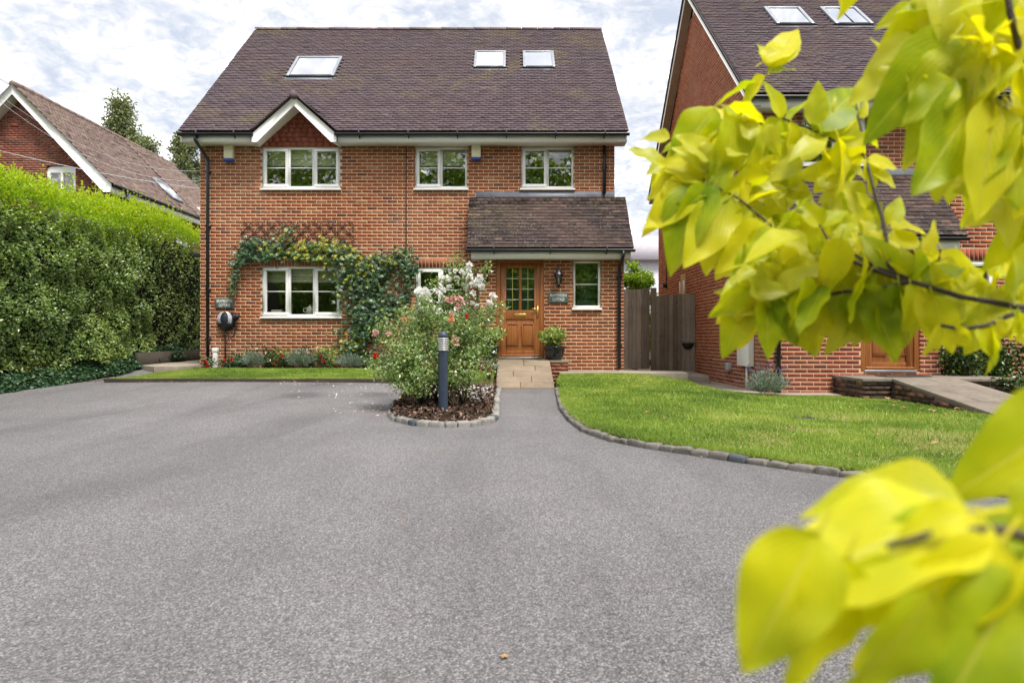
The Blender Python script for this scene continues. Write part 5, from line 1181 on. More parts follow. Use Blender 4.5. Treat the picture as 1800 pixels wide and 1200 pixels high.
bl = bond(yw, Y1, 3.8, 5.95, [(27.2, 28.1, 4.0, 5.5)]); n = len(bl); bm2.boxes(np.array([(xw1-.02, v, z) for v, z, a, h in bl]), np.array([(.022, a/2, h/2) for v, z, a, h in bl]), np.clip(rng.normal(.5, .25, n), 0, 1), faces=(0, 1, 2, 3, 4, 5))
bm2.build('bricks', M['brick_old'], lwall, kind='stuff')
for (px, py) in ((25, 220), (76, 220)):
    c = at(px, py, 22.6); m = MB(); m.box(c.x-.13, c.x+.13, yw-.02, yw, c.z-.05, c.z+.05); m.build('air_brick', M['tile_hung'], lh)
for a, b, c, d in gw:
    m = MB(); cx = (a+b)/2; nn = 8; arch = lambda x: d-.10+.12*math.sqrt(max(0, 1-((x-cx)/((b-a)/2+.02))**2))
    V = []
    for i in range(nn+1):
        x = a+(b-a)*i/nn; V += [(x, yw+.05, d-.22), (x, yw+.05, arch(x))]
    m.add(V, [[2*i, 2*i+2, 2*i+3, 2*i+1] for i in range(nn)])
    for q in ((a, a+.09), (b-.09, b), (cx-.035, cx+.035)): m.box(q[0], q[1], yw+.03, yw+.09, c, d-.19)
    o = m.build('window', M['upvc'], lh)
    for q in ((a+.09, cx-.035), (cx+.035, b-.09)):
        g = MB(); g.quad((q[0], yw+.08, c), (q[1], yw+.08, c), (q[1], yw+.08, d-.22), (q[0], yw+.08, d-.22)); g.build('pane', M['glass'], o)
    g = MB(); g.box(a-.2, b+.2, yw+.3, yw+.32, c-.2, d+.2); g.build('curtain', M['room'], o)
sd_ = Vector((-(HWD), 0, AZ-EZ)); sl = sd_.length; sd_.normalize(); nr = Vector((sd_.z, 0, -sd_.x)); 
rb2 = MB(); HIP = 1.8
rb2.add([(AX+HWD, Y0, EZ), (AX+HWD, Y2, EZ), (AX, Y1, AZ), (AX, Y0, AZ)], Q=[[0, 1, 2, 3]]); rb2.add([(AX-HWD, Y0, EZ), (AX-HWD, Y2, EZ), (AX, Y1, AZ), (AX, Y0, AZ)], Q=[[0, 1, 2, 3]]); rb2.add([(AX+HWD, Y2, EZ), (AX-HWD, Y2, EZ), (AX, Y1, AZ)], T=[[0, 1, 2]])
lroof = rb2.build('roof', M['tile_old'], lh)
def lskip(a_, b_): return (Y0+a_ > Y1+(Y2-Y1)*(1-b_/sl)-.1) or (27.0 < Y0+a_ < 28.0 and .55 < b_ < 1.8)
TL = tile_rows(Y2-Y0, sl-.05, .19, .115, lskip); n = len(TL); a_ = np.array([t[0] for t in TL]); b_ = np.array([t[1] for t in TL])
X = np.array([0, 1., 0]); Yv = np.array((sd_-nr*.10).normalized()); Zv = np.cross(X, Yv); MMm = np.stack([X, Yv, Zv], 1)
second = (a_ > 6.2+ (sl-b_)*.0)
C = np.array([AX+HWD, Y0, EZ])[None]+np.stack([0*a_, a_, 0*a_], 1)+np.array(sd_)[None]*(b_+.07)[:, None]+np.array(nr)[None]*(.02+rng.uniform(-.004, .004, n)+.03*second)[:, None]
tb = MB(); tb.boxes(C, np.stack([np.full(n, .093), np.full(n, .09), np.full(n, .009)], 1), np.clip(rng.normal(.45, .22, n)+.18*second, 0, 1), MMm); tb.build('tiles', M['tile_old'], lroof, kind='stuff')
m = MB(); yv = Y0
while yv < Y1: l_ = .45; m = MB(); m.tube([(AX, yv+.004, AZ), (AX, yv+l_-.004, AZ)], .11, 8); m.build('ridge_tile', M['tile_old'], lroof); yv += l_
for sg in (-1, 1):
    m = MB(); V = []
    for t in (0, .03):
        for (x, z) in ((AX, AZ-.02), (AX+sg*HWD, EZ-.02), (AX+sg*HWD, EZ-.30), (AX+sg*(HWD-.24), EZ-.30), (AX, AZ-.35)): V.append((x, Y0+.0+t, z))
    m.add(V, [[i, (i+1) % 5, 5+(i+1) % 5, 5+i] for i in range(5)], [[0, 1, 2], [0, 2, 3], [0, 3, 4], [5, 7, 6], [5, 8, 7], [5, 9, 8]], .5, .5); m.build('bargeboard', M['white'], lh)
    m = MB(); m.quad((AX, Y0+.03, AZ-.40), (AX+sg*(HWD-.1), Y0+.03, EZ-.30), (AX+sg*(HWD-.1), yw, EZ-.30), (AX, yw, AZ-.40)); m.build('verge_soffit', M['soffit'], lh)
m = MB(); m.box(AX+HWD-.06, AX+HWD-.03, Y0+.05, Y2, EZ-.32, EZ-.06); m.build('fascia', M['white'], lh)
m = MB(); m.tube([(AX+HWD+.03, Y0+.1, EZ-.05), (AX+HWD+.03, Y2, EZ-.05)], .06, 8); m.tube([(AX+HWD+.03, Y0+.9, EZ-.07), (AX+HWD+.03, Y0+.9, EZ-.3), (xw1+.06, Y0+.6, EZ-.6), (xw1+.06, Y0+.6, 3.5)], .045, 8); m.build('gutter', M['black'], lh)
def SL(y, t, h): return Vector((AX+HWD, y, EZ))+sd_*t+nr*h
m = MB()
for q in ((27.05, 27.13, .6, 1.75), (27.87, 27.95, .6, 1.75), (27.13, 27.87, 1.66, 1.75), (27.13, 27.87, .6, .7)): m.add([SL(q[0], q[2], .02), SL(q[1], q[2], .02), SL(q[1], q[3], .02), SL(q[0], q[3], .02), SL(q[0], q[2], .12), SL(q[1], q[2], .12), SL(q[1], q[3], .12), SL(q[0], q[3], .12)], BOXF)
o = m.build('skylight', M['alu'], lh); m = MB(); m.quad(SL(27.13, .7, .08), SL(27.87, .7, .08), SL(27.87, 1.66, .08), SL(27.13, 1.66, .08)); m.build('pane', M['glass_sky'], o)
m = MB(); m.box(AX+HWD-.5, AX+HWD+.25, 29.3, 30.2, EZ+.15, EZ+.55); m.build('eaves_hood', M['white'], lh, bevel=.03)
m = MB(); m.box(xw1-.05, xw1+.02, 27.2, 28.1, 4.0, 5.5); m.build('side_window', M['upvc'], lh)
# ------------------------------------------------------------------ trees
def tree(name, x, y, z0, h, rx, rz, n, ls, mat, label, group=None, clumps=34, cone=.0, z1=.28):
    r = empty(name, (x, y, z0), label, 'tree', group); m = MB(); c0 = Vector((x, y, z0+h*z1)); top = z0+h
    m.tube([(x, y, z0-.3), (x+.05, y, z0+h*.4), (x, y, z0+h*.85)], [.03*h*.9, .02*h, .006*h], 8)
    cl = []
    for i in range(clumps):
        t = R.random()**.8; zc = z0+h*z1+(h*(1-z1))*t*.97; rad = rx*math.sqrt(max(.02, 1-(2*t-.85)**2*.75))*(1-cone*t); a = R.uniform(0, 6.28); q = R.random()**.45*rad
        p = Vector((x+math.cos(a)*q, y+math.sin(a)*q*.9, zc)); cl.append((p, R.uniform(.16, .3)*rx))
        m.tube([(x, y, max(z0+h*.2, zc-h*.15)), tuple((Vector((x, y, zc-h*.05))+p)/2), tuple(p)], [.006*h, .004*h, .001*h], 5, False)
    m.build('trunk', M['stem'], r)
    ii = rng.integers(0, clumps, n); Cc = np.array([tuple(c[0]) for c in cl])[ii]; rr = np.array([c[1] for c in cl])[ii][:, None]
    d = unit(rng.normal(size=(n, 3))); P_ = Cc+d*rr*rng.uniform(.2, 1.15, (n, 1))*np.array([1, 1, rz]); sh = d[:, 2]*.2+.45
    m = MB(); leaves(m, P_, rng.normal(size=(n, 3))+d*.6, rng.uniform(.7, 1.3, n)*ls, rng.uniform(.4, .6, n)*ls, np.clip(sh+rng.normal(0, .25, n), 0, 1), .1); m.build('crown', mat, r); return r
tree('tall_tree', -22.1, 38.5, 0, 14.3, 2.0, 1.7, 17000, .17, M['tree_leaf'], 'taller of the feathery trees rising behind the old house roof', 'trees behind the old house', 60, .55, .40)
tree('tall_tree', -20.3, 38.0, 0, 12.2, 1.5, 1.6, 9000, .17, M['tree_leaf'], 'lower feathery tree leaning against the taller one behind the old roof', 'trees behind the old house', 36, .45, .45)
tree('tall_tree', -17.1, 35.6, 0, 11.6, 1.5, 1.6, 12000, .17, M['tree_leaf'], 'feathery tree seen between the old roof and the cottage eaves', 'trees behind the old house', 44, .35, .35)
tree('garden_tree', 4.05, 22.5, 0, 3.35, .75, 1.0, 10000, .12, M['tree_back'], 'bright green tree showing above the wooden fence between the houses', None, 46, .1, .1)
# far pale building glimpsed between the houses
fb = empty('far_house', (6.0, 34, 0), 'pale rendered house glimpsed above the tree between the cottages', 'house')
m = MB(); m.box(2.0, 12.0, 34, 42, 0, 4.85); m.build('wall', simple('pale_render', (.62, .60, .66), .8, .2), fb); m = MB(); m.prism([(33.7, 4.8), (42.3, 4.8), (38, 6.6)], 'x', 1.8, 12.2); m.build('roof', simple('lilac_roof', (.42, .39, .44), .8, .2), fb)
# wooded edge behind the photographer, mirrored in the windows
tb_ = MB(); stems_ = MB(); n = 85000
cs = []
for i in range(40):
    x = -24+44*(i+.5)/40+R.uniform(-.5, .5); y = -15+R.uniform(-3, 3); hh = R.uniform(10.5, 14.5); cs += [(x+R.uniform(-1.2, 1.2), y+R.uniform(-.8, .8), .4+hh*R.random()**.85) for _ in range(15)]
    if i % 3 == 0: stems_.tube([(x, y, -.3), (x+R.uniform(-.5, .5), y, 9)], [.2, .06], 6)
cs += [(R.uniform(-26, 24), R.uniform(-14.5, -12.5), R.uniform(.2, 4.5)) for _ in range(300)]
cs = np.array(cs); ii = rng.integers(0, len(cs), n); d = unit(rng.normal(size=(n, 3))); P_ = cs[ii]+d*rng.uniform(.3, 1.2, (n, 1)); P_ = P_[P_[:, 2] > 0]; n = len(P_)
leaves(tb_, P_, rng.normal(size=(n, 3)), rng.uniform(.26, .48, n), rng.uniform(.18, .30, n), np.clip(rng.normal(.5, .28, n), 0, 1), .1)
nb_ = 14000; Pb_ = np.stack([rng.uniform(-40, 34, nb_), rng.uniform(-25, -20, nb_), rng.uniform(0, 1, nb_)**.8*10.5], 1); leaves(tb_, Pb_, rng.normal(size=(nb_, 3)), rng.uniform(.7, 1.2, nb_), rng.uniform(.5, .8, nb_), np.clip(rng.normal(.35, .2, nb_), 0, 1), .1)
o = tb_.build('treeline', M['tree_back'], kind='stuff', label='green wooded edge behind the photographer mirrored in the windows', cat='trees'); stems_.build('trunks', M['stem'], o)
# ------------------------------------------------------------------ fence and gate between the houses
def boards(root, a, b, z0, z1, n, th=.022):
    a, b = Vector(a), Vector(b); d = (b-a)/n; an = math.atan2(d.y, d.x); ub = unitbox('board', M['fence'], 5)
    for i in range(n):
        c = a+d*(i+.5); zt = z1+R.uniform(-.015, .015); Mx = Matrix.Translation((c.x, c.y, (z0+zt)/2)) @ Matrix.Rotation(an, 4, 'Z') @ Matrix.Translation((0, R.uniform(-.006, .006), 0)) @ Matrix.Diagonal((d.length-.006, th, zt-z0, 1)); piece('board', ub[R.randrange(5)], Mx, root)
ga = empty('wooden_gate', (2.9, 16.9, .26), 'tall weathered wooden gate next to the cottage corner', 'gate')
boards(ga, (2.33, 16.95), (3.42, 16.95), .15, 2.14, 10)
for z_ in (.75, 1.65): m = MB(); m.box(2.33, 3.42, 16.97, 17.01, z_-.05, z_+.05); m.build('rail', M['fence'], ga)
fe = empty('fence_panel', (3.95, 16.7, .1), 'lower weathered fence panel meeting the neighbouring gable wall', 'fence')
boards(fe, (3.56, 16.85), (4.40, 16.42), .08, 1.97, 9)
m = MB(); m.box(3.44, 3.57, 16.85, 16.97, .1, 2.16); m.build('post', M['fence'], fe, bevel=.008)
for z_ in (.6, 1.6): m = MB(); m.add([(3.56, 16.87, z_-.04), (4.40, 16.44, z_-.04), (4.40, 16.48, z_-.04), (3.56, 16.91, z_-.04), (3.56, 16.87, z_+.04), (4.40, 16.44, z_+.04), (4.40, 16.48, z_+.04), (3.56, 16.91, z_+.04)], BOXF); m.build('rail', M['fence'], fe)
# ------------------------------------------------------------------ things on the neighbouring gable wall (x = 4.42)
def wy(px): return 4.42*F/(px-HX)
def wz(px, py): return CZ+(HY-py)/F*wy(px)
y0, y1 = wy(1326), wy(1306); z0, z1 = wz(1315, 643), wz(1315, 560)
solo('meter_box', lambda m: m.box(4.30, 4.418, y0, y1, z0, z1), M['upvc'], 'tall white meter box on the gable wall behind the lavender', 'meter box', bevel=.012)
solo('meter_pipe', lambda m: m.tube([(4.39, (y0+y1)/2, z0), (4.39, (y0+y1)/2, -.1)], .025, 8), M['upvc'], 'white pipe running down below the meter box', 'pipe')
yb_ = wy(1284); solo('socket_box', lambda m: m.box(4.33, 4.418, yb_-.09, yb_+.09, wz(1284, 650), wz(1284, 637)), M['silver'], 'small grey socket box low on the gable wall', 'box', bevel=.01)
yb2 = wy(1221); r = empty('wall_basket', (4.38, yb2, wz(1221, 613)), 'dark wire basket planter hanging on the gable wall beside the fence', 'basket')
m = MB(); zb1 = wz(1221, 614); m.lathe([(.001, 0), (.10, .02), (.15, .12), (.16, .16)], (4.27, yb2, zb1), 14); m.build('liner', M['dark_metal'], r, smooth=True)
m = MB()
for k in range(9): th = k*.7; m.tube([(4.27+.17*math.cos(th), yb2+.17*math.sin(th), zb1+.15), (4.27+.175*math.cos(th), yb2+.175*math.sin(th), zb1+.24)], .006, 5)
m.tube([(4.27+.175*math.cos(t), yb2+.175*math.sin(t), zb1+.24) for t in np.linspace(0, 6.28, 20)], .006, 5); m.build('wire_rim', M['alu'], r)
ya, yc = wy(1203), wy(1196); 
for yq in (ya, ya+.4): m = MB(); m.box(4.40, 4.47, yq, yq+.06, wz(1200, 522), wz(1200, 494)); m.build('side_window_jamb', M['upvc'], H2['root'])
m = MB(); m.box(4.45, 4.46, ya-.1, ya+.6, 1.45, 2.55); m.build('side_window_pane', M['room'], H2['root'])
yf = wy(1172); solo('outside_light', lambda m: m.box(4.30, 4.418, yf-.07, yf+.07, wz(1172, 506), wz(1172, 499)), M['dark_metal'], 'small dark fitting on the far part of the gable wall', 'light', bevel=.01)
solo('wall_conduit', lambda m: m.tube([(4.405, yf, wz(1172, 499)), (4.405, yf, 4.2)], .012, 6), M['dark_metal'], 'thin dark conduit above the small fitting on the gable wall', 'cable')
# shrubs right of the neighbouring porch
for i, (x, y, h_, w_, lb) in enumerate(((7.75, 11.7, 1.15, .42, 'glossy dark shrub against the neighbouring porch wall'), (8.5, 11.9, 1.0, .55, 'dark shrub in the border right of the neighbouring ramp'), (9.2, 11.6, 1.2, .6, 'dark evergreen shrub at the right edge of the border'), (8.0, 10.4, .45, .45, 'low fern-like plant beside the neighbouring landing'), (8.7, 10.2, .4, .5, 'low grey-green leaves in front of the border shrubs'))):
    bush('border_shrub', (x, y, -.05), w_, h_, 18, 1700, .085, .042, M['ivy'] if i == 4 else M['shrub'], lb, 'shrub', jit=.08)
sheet('border_soil', [(7.1, 8.2), (9.6, 8.2), (9.6, 12.4), (8.05, 12.4), (8.05, 10.7), (7.1, 10.7)], lambda x, y: -.055+.02*np.sin(x*5), M['soil'], .3, kind='structure')
# ------------------------------------------------------------------ overhead wires
def wire(name, a, b, sag, r, mat, label):
    a, b = at(*a), at(*b); m = MB(); pts = [a.lerp(b, t)-Vector((0, 0, sag*4*t*(1-t))) for t in np.linspace(0, 1, 18)]; m.tube(pts, r, 4); m.build(name, mat, label=label, cat='wire')
wire('overhead_wire', (-60, 104, 21.2), (370, 322, 33), .25, .009, M['dark_metal'], 'highest dark overhead wire passing the old gable ridge')
wire('overhead_wire', (-60, 120, 20.5), (360, 300, 24), .9, .007, M['alu'], 'middle overhead wire crossing the old tiled roof')
wire('overhead_wire', (-60, 128, 20.0), (360, 318, 23), .9, .007, M['alu'], 'lower overhead wire crossing the old tiled roof')
wire('overhead_wire', (-60, 250, 18.5), (360, 333, 21), .12, .009, M['silver'], 'pale overhead wire hanging across the old gable window')
# ------------------------------------------------------------------ foreground tree with yellow-green leaves
def fgleaf():
    t = NT('yellow_leaf'); lu, lv = t.attr('lu'), t.attr('lv'); oi = t.n('ObjectInfo').outputs['Random']
    base = t.ramp(t.math('ADD', t.math('MULTIPLY', oi, .55), t.math('MULTIPLY', t.ramp(t.noise(14, 4, .6), ((.3, 0.), (.7, 1.))), .45)), ((.05, (.20, .31, .012)), (.28, (.42, .51, .014)), (.6, (.70, .68, .018)), (1, (.86, .79, .04))))
    au = t.math('ABSOLUTE', lu); vein = t.math('SINE', t.math('MULTIPLY', t.math('SUBTRACT', lv, t.math('MULTIPLY', au, .75)), 52.))
    vein = t.ramp(vein, ((.55, 0.), (1., 1.))); rib = t.ramp(au, ((.02, 1.), (.07, 0.)))
    c = t.mix(t.math('MULTIPLY', vein, .5), base, t.mix(1, base, (.62, .74, .8), 'MULTIPLY')); c = t.mix(t.math('MULTIPLY', rib, .5), c, (.66, .62, .12))
    br = t.ramp(t.noise(9, 4, .7), ((.64, 0.), (.73, 1.))); c = t.mix(t.math('MULTIPLY', br, .45), c, (.30, .15, .02))
    b = t.bump(t.math('ADD', t.math('MULTIPLY', vein, -.5), t.math('MULTIPLY', rib, -1.)), .35, .002)
    p = t.pbsdf(c, .40, .35, 0, b); tr = t.n('BsdfTranslucent', {0: t.mix(1, c, (1.35, 1.3, .25), 'MULTIPLY')}).outputs[0]
    return t.done(t.n('MixShader', {0: .54, 1: p, 2: tr}).outputs[0])
LM = fgleaf()
def leafmesh(seed):
    g = random.Random(seed); nu, nv = 7, 15; fold = g.uniform(.10, .34); curl = g.uniform(-.05, .42); wav = g.uniform(.012, .045); ph = g.uniform(0, 6); tw = g.uniform(-.3, .3); wd = g.uniform(.215, .27); V = []; A = []; Bv = []
    for j in range(nv):
        v = j/(nv-1); wv = wd*(math.sin(math.pi*min(1, v**.72))**.80)*(1-.25*v)*1.25 if 0 < v < 1 else 0
        if v > .82: wv = min(wv, wd*1.25*.72*((1-v)/.18)**.85)
        a = tw*v*v
        for i in range(nu):
            u = -1+2*i/(nu-1); x = u*wv; z = fold*abs(x)*1.2-curl*v*v+wav*math.sin(v*15+ph+(2 if u > 0 else 0))*abs(u)**2
            V.append((x*math.cos(a)-z*math.sin(a)*.5, v*(1-.10*curl*curl), z*math.cos(a)+x*math.sin(a))); A.append(u); Bv.append(v)
    Q = [[j*nu+i, j*nu+i+1, (j+1)*nu+i+1, (j+1)*nu+i] for j in range(nv-1) for i in range(nu-1)]
    m = MB(); m.add(V, Q); k = m.n
    m.tube([(0, -.16, .0), (0, -.06, .004), (0, .02, 0)], .012, 5, False); A += [0]*(m.n-k); Bv += [0]*(m.n-k)
    me = m.mesh('leaf', LM, smooth=True)
    for nm, d in (('lu', A), ('lv', Bv)): at_ = me.attributes.new(nm, 'FLOAT', 'POINT'); at_.data.foreach_set('value', d)
    return me
LV = [leafmesh(i) for i in range(12)]
ft = empty('ornamental_tree', (1.75, .72, 0), 'small tree with large yellow-green leaves reaching in close to the camera', 'tree')
def put_leaf(b, tip, face, i=None):
    """leaf from base b to tip, its upper side turned towards 'face'"""
    b, tip = Vector(b), Vector(tip); y = tip-b; ln = y.length; y.normalize(); z = Vector(face); z = (z-y*z.dot(y)); z.normalize(); x = y.cross(z)
    Mx = Matrix((x, y, z)).transposed().to_4x4() @ Matrix.Diagonal((ln, ln, ln, 1)); Mx.translation = b
    piece('leaf', LV[i if i is not None else R.randrange(12)], Mx, ft)
def L2(bx, by, tx, ty, d, dd=0., face=None, i=None):
    """leaf given by the direction its base and tip are seen in and their distance"""
    f = face or (R.uniform(-.6, .6), R.uniform(-1, .2), R.uniform(.1, 1.))
    put_leaf(at(bx, by, d), at(tx, ty, d+dd), f, i)
def twig(pts, r0, r1):
    m = MB(); P_ = [at(*p) for p in pts]; n = len(P_); m.tube(P_, [r0+(r1-r0)*k/(n-1) for k in range(n)], 7); m.build('branch', M['bark'], ft, smooth=True)
    return P_
m = MB(); m.tube([(1.75, .72, -.1), (1.72, .74, .5), (1.66, .78, .9), (1.62, .82, 1.3), (1.55, .85, 2.2)], [.045, .04, .034, .028, .012], 10); m.build('trunk', M['bark'], ft, smooth=True)
twig([(3300, 560, .82), (2500, 545, .82), (2000, 560, .82), (1850, 545, .80), (1790, 540, .80), (1740, 530, .80), (1690, 522, .80)], .006, .0030)
twig([(1800, 545, .80), (1770, 556, .79), (1735, 572, .78), (1690, 578, .78), (1655, 572, .78)], .0034, .0020)
twig([(1690, 522, .80), (1620, 500, .82), (1580, 490, .84), (1530, 472, .86), (1480, 452, .88), (1440, 445, .90), (1400, 440, .92)], .0032, .0018)
twig([(1600, 495, .83), (1540, 508, .84), (1490, 512, .85), (1440, 520, .86), (1390, 512, .88), (1345, 520, .88), (1310, 515, .88)], .003, .0015)
twig([(1580, 490, .84), (1562, 465, .86), (1558, 420, .88), (1552, 385, .90), (1538, 340, .92), (1525, 290, .94), (1518, 270, .95)], .0028, .0020)
twig([(1518, 270, .95), (1485, 258, .96), (1450, 240, .97), (1420, 225, .98), (1375, 208, 1.0)], .0028, .0015)
twig([(1520, 275, .95), (1516, 235, .96), (1508, 205, .97), (1505, 180, .98)], .0022, .0012)
twig([(1600, 490, .83), (1540, 470, .86), (1490, 440, .88), (1455, 420, .9), (1440, 395, .92)], .0024, .0013)
twig([(1440, 445, .90), (1360, 400, .92), (1300, 350, .94), (1262, 330, .95), (1235, 315, .96)], .0022, .0012)
twig([(3200, 300, .72), (2400, 260, .72), (1900, 235, .70), (1800, 212, .70), (1740, 182, .70), (1690, 150, .72)], .007, .002)
twig([(1900, 230, .70), (1812, 130, .68), (1790, 80, .68), (1775, 20, .68), (1765, -60, .68)], .004, .003)
twig([(3000, 1150, .34), (2200, 1060, .30), (1850, 960, .28), (1760, 930, .275), (1650, 935, .27), (1560, 960, .27)], .0035, .0012)
# --- leaves whose outline the picture shows
for a in [
 # upper left group
 (1358, 118, 1412, 22, 1.0, .02, (-.3, -1, .2), 3), (1340, 110, 1420, 60, 1.0, 0, (0, -.8, .6)), (1362, 120, 1338, 60, 1.0, 0, (.1, -1, .3)), (1350, 130, 1405, 105, 1.0, 0, (.1, -.6, .8)), (1345, 135, 1290, 195, 1.0), (1330, 150, 1245, 165, 1.0),
 (1375, 208, 1345, 130, 1.0, -.02, (.2, -1, .4)), (1385, 215, 1430, 150, 1.0), (1372, 208, 1330, 290, 1.0, -.02, (.3, -1, .1)), (1390, 215, 1400, 300, .98),
 (1430, 230, 1545, 110, .97, 0, (.2, -.8, .6)), (1455, 240, 1505, 140, .97, .02, (-.2, -.9, .4)), (1455, 240, 1420, 170, .97), (1480, 255, 1440, 330, .97), (1500, 262, 1480, 340, .97, 0, (.2, -1, 0)), (1470, 250, 1490, 190, .97),
 (1300, 205, 1150, 262, .98, -.02, (-.2, -1, .5), 1), (1255, 190, 1165, 300, .98, 0, (-.4, -1, .3)), (1290, 215, 1205, 330, .97, 0, (.2, -1, .2)), (1300, 210, 1262, 340, .96, -.03, (.5, -1, .1), 5), (1330, 205, 1270, 215, .97), (1320, 210, 1330, 320, .97, 0, (.6, -.9, 0)),
 (1240, 318, 1150, 265, .96), (1238, 320, 1118, 400, .96, -.03, (-.2, -1, .4), 0), (1240, 322, 1160, 470, .95, -.04, (-.7, -1, 0), 2), (1245, 325, 1190, 445, .95, -.02, (.3, -1, .1)), (1255, 330, 1210, 425, .95), (1262, 332, 1150, 350, .95), (1262, 335, 1290, 270, .95),
 (1285, 345, 1190, 490, .94, -.02, (.1, -1, .3), 4), (1290, 350, 1260, 430, .94, 0, (.2, -1, .1)), (1300, 355, 1330, 290, .94), (1310, 362, 1370, 310, .94), (1320, 370, 1275, 400, .93), (1330, 380, 1370, 440, .93),
 (1345, 395, 1265, 480, .92, -.03, (.3, -1, .2), 6), (1350, 398, 1310, 500, .92, -.02, (.2, -1, -.1)), (1360, 402, 1385, 500, .91, -.02, (-.3, -1, .1)), (1372, 405, 1420, 330, .92), (1380, 410, 1410, 450, .91), (1335, 455, 1300, 560, .90, -.02, (.3, -1, .2)), (1355, 420, 1320, 470, .90), (1395, 425, 1345, 480, .90),
 # lower left hanging group
 (1312, 512, 1248, 570, .88, 0, (-.3, -.8, .7), 3), (1318, 515, 1265, 640, .88, -.02, (-.3, -1, .2)), (1325, 518, 1310, 632, .87, 0, (.1, -1, .1), 1), (1330, 520, 1290, 600, .88), (1345, 518, 1360, 645, .87, -.02, (.4, -1, .0)), (1352, 515, 1385, 620, .87), (1360, 512, 1400, 620, .87, -.01, (-.2, -1, .2)), (1400, 512, 1435, 640, .86, 0, (.2, -1, .15), 7), (1395, 512, 1380, 480, .87), (1345, 515, 1315, 470, .88), (1375, 510, 1410, 545, .87), (1310, 515, 1335, 490, .88),
 # bottom row
 (1440, 515, 1495, 590, .86, 0, (0, -1, .3), 2), (1450, 512, 1470, 585, .86), (1480, 510, 1520, 600, .85), (1490, 510, 1540, 620, .85, -.01, (-.3, -1, .1)), (1520, 505, 1535, 605, .85, -.01, (.3, -1, .2)), (1530, 520, 1585, 650, .84, -.02, (-.2, -1, .1), 4), (1545, 530, 1612, 645, .84, -.02, (.3, -1, .1), 8), (1535, 500, 1560, 590, .84), (1560, 500, 1600, 580, .83), (1580, 500, 1595, 620, .83), (1600, 500, 1610, 590, .82, -.02, (.4, -1, .3)), (1620, 510, 1660, 630, .82, -.02, (.1, -1, .3), 9), (1640, 520, 1680, 636, .81, -.01, (-.5, -1, 0)), (1650, 570, 1640, 640, .78), (1670, 575, 1720, 620, .78), (1690, 578, 1730, 600, .78), (1720, 572, 1765, 650, .78, -.01, (.1, -1, .3), 10), (1740, 570, 1765, 668, .78, 0, (.8, -.5, 0)), (1760, 560, 1740, 620, .78), (1790, 548, 1800, 610, .78), (1780, 545, 1815, 590, .78),
 # middle band
 (1575, 485, 1520, 395, .86, 0, (-.2, -1, .4)), (1560, 395, 1600, 330, .90), (1565, 400, 1650, 395, .89, 0, (0, -.7, .9), 0), (1562, 420, 1668, 430, .88, 0, (0, -.8, .7), 5), (1555, 410, 1480, 445, .89), (1548, 390, 1460, 400, .91, 0, (-.1, -1, .3), 7), (1545, 385, 1500, 330, .92), (1540, 350, 1520, 420, .92, 0, (.2, -1, .1)), (1530, 300, 1600, 320, .94, 0, (.1, -.9, .5)), (1525, 285, 1600, 280, .94), (1522, 278, 1545, 350, .94, 0, (.3, -1, .1)), (1518, 240, 1550, 215, .96), (1515, 235, 1552, 260, .96), (1508, 205, 1540, 170, .97), (1620, 495, 1715, 455, .83, 0, (-.1, -.9, .6), 3), (1610, 492, 1590, 420, .84, 0, (-.3, -1, .2)), (1640, 502, 1690, 480, .82), (1660, 515, 1630, 450, .82), (1625, 500, 1680, 540, .82), (1600, 492, 1570, 545, .84), (1550, 505, 1520, 560, .85), (1500, 455, 1450, 500, .88), (1490, 455, 1460, 410, .88), (1470, 450, 1420, 470, .9), (1450, 445, 1410, 410, .9), (1430, 445, 1385, 410, .92), (1400, 442, 1365, 470, .92), (1470, 430, 1500, 370, .9), (1445, 398, 1400, 340, .92), (1442, 396, 1500, 360, .92)]:
    L2(a[0], a[1], a[0]+(a[2]-a[0])*.88, a[1]+(a[3]-a[1])*.88, *a[4:])
# --- top right mass hanging from the nearer bough
for a in [(1640, 20, 1545, 85, .75, 0, (-.3, -1, .3), 2), (1620, 60, 1540, 125, .75, 0, (0, -1, .3), 6), (1600, 70, 1665, -20, .76), (1680, 60, 1560, 210, .72, -.03, (.2, -1, .3), 8), (1700, 80, 1620, 240, .71, -.03, (-.3, -1, .2), 1), (1730, 150, 1605, 345, .70, -.02, (.3, -1, .2), 4), (1690, 150, 1590, 235, .72), (1690, 160, 1650, 330, .71, -.02, (-.4, -1, .1)), (1740, 185, 1680, 305, .70), (1745, 180, 1735, 380, .69, -.03, (.2, -1, .1), 9), (1760, 190, 1720, 360, .69), (1770, 200, 1790, 370, .69, -.02, (-.3, -1, .2)), (1800, 215, 1760, 330, .68), (1790, 100, 1690, 40, .68), (1785, 90, 1720, 170, .68), (1780, 40, 1700, 80, .68), (1780, 30, 1840, 90, .68), (1795, 110, 1820, 210, .68), (1770, 0, 1680, -10, .69), (1765, -30, 1740, 60, .69), (1730, 170, 1620, 130, .71), (1700, 155, 1640, 80, .72), (1810, 230, 1830, 380, .68), (1745, 190, 1650, 260, .70), (1500, -60, 1492, 26, .8, 0, (.3, -1, .2), 5), (1700, 155, 1720, 230, .71), (1660, 20, 1580, 0, .74), (1690, -20, 1610, 40, .73), (1720, -10, 1650, 90, .72), (1800, 60, 1750, 140, .68), (1640, 110, 1600, 190, .73)]:
    L2(*a)
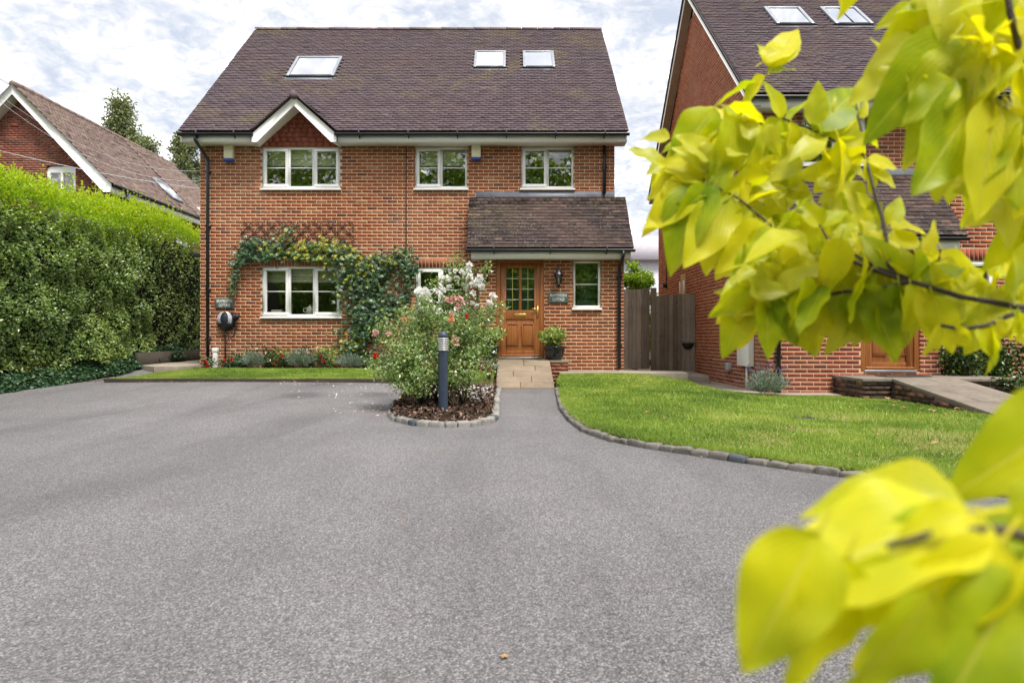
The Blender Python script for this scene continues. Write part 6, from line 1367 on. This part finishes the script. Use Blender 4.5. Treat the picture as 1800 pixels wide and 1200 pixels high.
# right edge, further back
for a in [(1830, 400, 1770, 330, .8), (1820, 380, 1735, 470, .8, 0, (-.3, -1, .2), 3), (1815, 390, 1790, 520, .8, 0, (.2, -1, .2)), (1830, 420, 1760, 530, .79), (1820, 350, 1800, 440, .8), (1720, 290, 1722, 398, .84, 0, (.2, -1, .2)), (1740, 300, 1700, 380, .82), (1790, 300, 1775, 400, .82)]: L2(*a)
# --- the near, blurred spray at the lower right
for a in [(1715, 905, 1325, 975, .285, -.02, (-.1, -.45, 1), 1), (1700, 890, 1420, 850, .30, .01, (0, -.7, .8), 6), (1440, 935, 1300, 1190, .27, -.01, (-.5, -1, .4), 5), (1490, 975, 1385, 1215, .27, 0, (.3, -1, .3), 7), (1930, 690, 1675, 880, .34, 0, (-.2, -1, .4), 3), (1930, 780, 1700, 850, .34, 0, (-.3, -1, .2), 8), (1720, 935, 1500, 1010, .28, -.01, (.1, -.7, .9), 2), (1580, 985, 1465, 1120, .27, 0, (-.3, -1, .3), 9), (1760, 950, 1545, 1215, .265, -.01, (.2, -1, .4), 0), (1800, 1000, 1640, 1280, .26, -.01, (-.3, -1, .3), 4), (1850, 960, 1740, 1310, .26, 0, (.3, -1, .2), 6), (1900, 950, 1830, 1280, .26, 0, (.1, -1, .2), 2), (1830, 930, 1640, 965, .29, 0, (0, -.7, .8), 11), (1800, 930, 1850, 780, .30), (1640, 1040, 1500, 1250, .255, 0, (.4, -1, .3), 10), (1700, 900, 1580, 930, .27), (1880, 870, 1760, 1000, .28)]:
    L2(*a)
# filler leaves in the dense parts
FIL = [[(1160, 250), (1300, 200), (1500, 230), (1520, 420), (1420, 470), (1330, 480), (1200, 430)], [(1300, 440), (1560, 430), (1800, 470), (1800, 590), (1620, 580), (1440, 560), (1310, 560)], [(1590, -20), (1820, -20), (1820, 380), (1700, 340), (1640, 260), (1560, 150)]]
for i in range(84):
    pg = FIL[(0, 1, 1, 2, 0, 1)[i % 6]]
    while True:
        px, py = R.uniform(1150, 1820), R.uniform(-20, 600)
        if inside(pg, px, py): break
    d = R.uniform(.68, .78) if pg is FIL[2] else (R.uniform(.92, 1.02) if pg is FIL[0] else R.uniform(.82, .92))
    a = R.gauss(1.45, .75); l_ = R.uniform(.050, .080)*F/d; L2(px, py-l_*.4, px-math.cos(a)*l_, py-l_*.4+math.sin(a)*l_, d, R.uniform(-.03, .03))
# small young leaves on the spurs, too many to tell apart
m = MB()
for i in range(440):
    pg = FIL[(0, 1, 1, 0, 2)[i % 5]]
    while True:
        px, py = R.uniform(1150, 1820), R.uniform(-20, 600)
        if inside(pg, px, py): break
    d = R.uniform(.72, .80) if pg is FIL[2] else (R.uniform(.94, 1.05) if pg is FIL[0] else R.uniform(.86, .96))
    b = at(px, py, d); a = R.uniform(0, 6.28); l_ = R.uniform(.032, .066); y = Vector((math.cos(a), R.uniform(-.5, .5), -abs(math.sin(a))*R.choice((1, 1, -.6)))).normalized()
    z = Vector((R.uniform(-.6, .6), -1, R.uniform(0, .8))); z = (z-y*z.dot(y)).normalized(); x = y.cross(z); me = LV[R.randrange(12)]
    co = np.zeros(len(me.vertices)*3, np.float32); me.vertices.foreach_get('co', co); co = co.reshape(-1, 3)[:105]
    m.add(np.array(b)+(co[:, :1]*np.array(x)+co[:, 1:2]*np.array(y)+co[:, 2:]*np.array(z))*l_, [[jj*7+ii, jj*7+ii+1, (jj+1)*7+ii+1, (jj+1)*7+ii] for jj in range(14) for ii in range(6)])
m.build('young_leaves', LM, ft, smooth=True, kind='stuff')
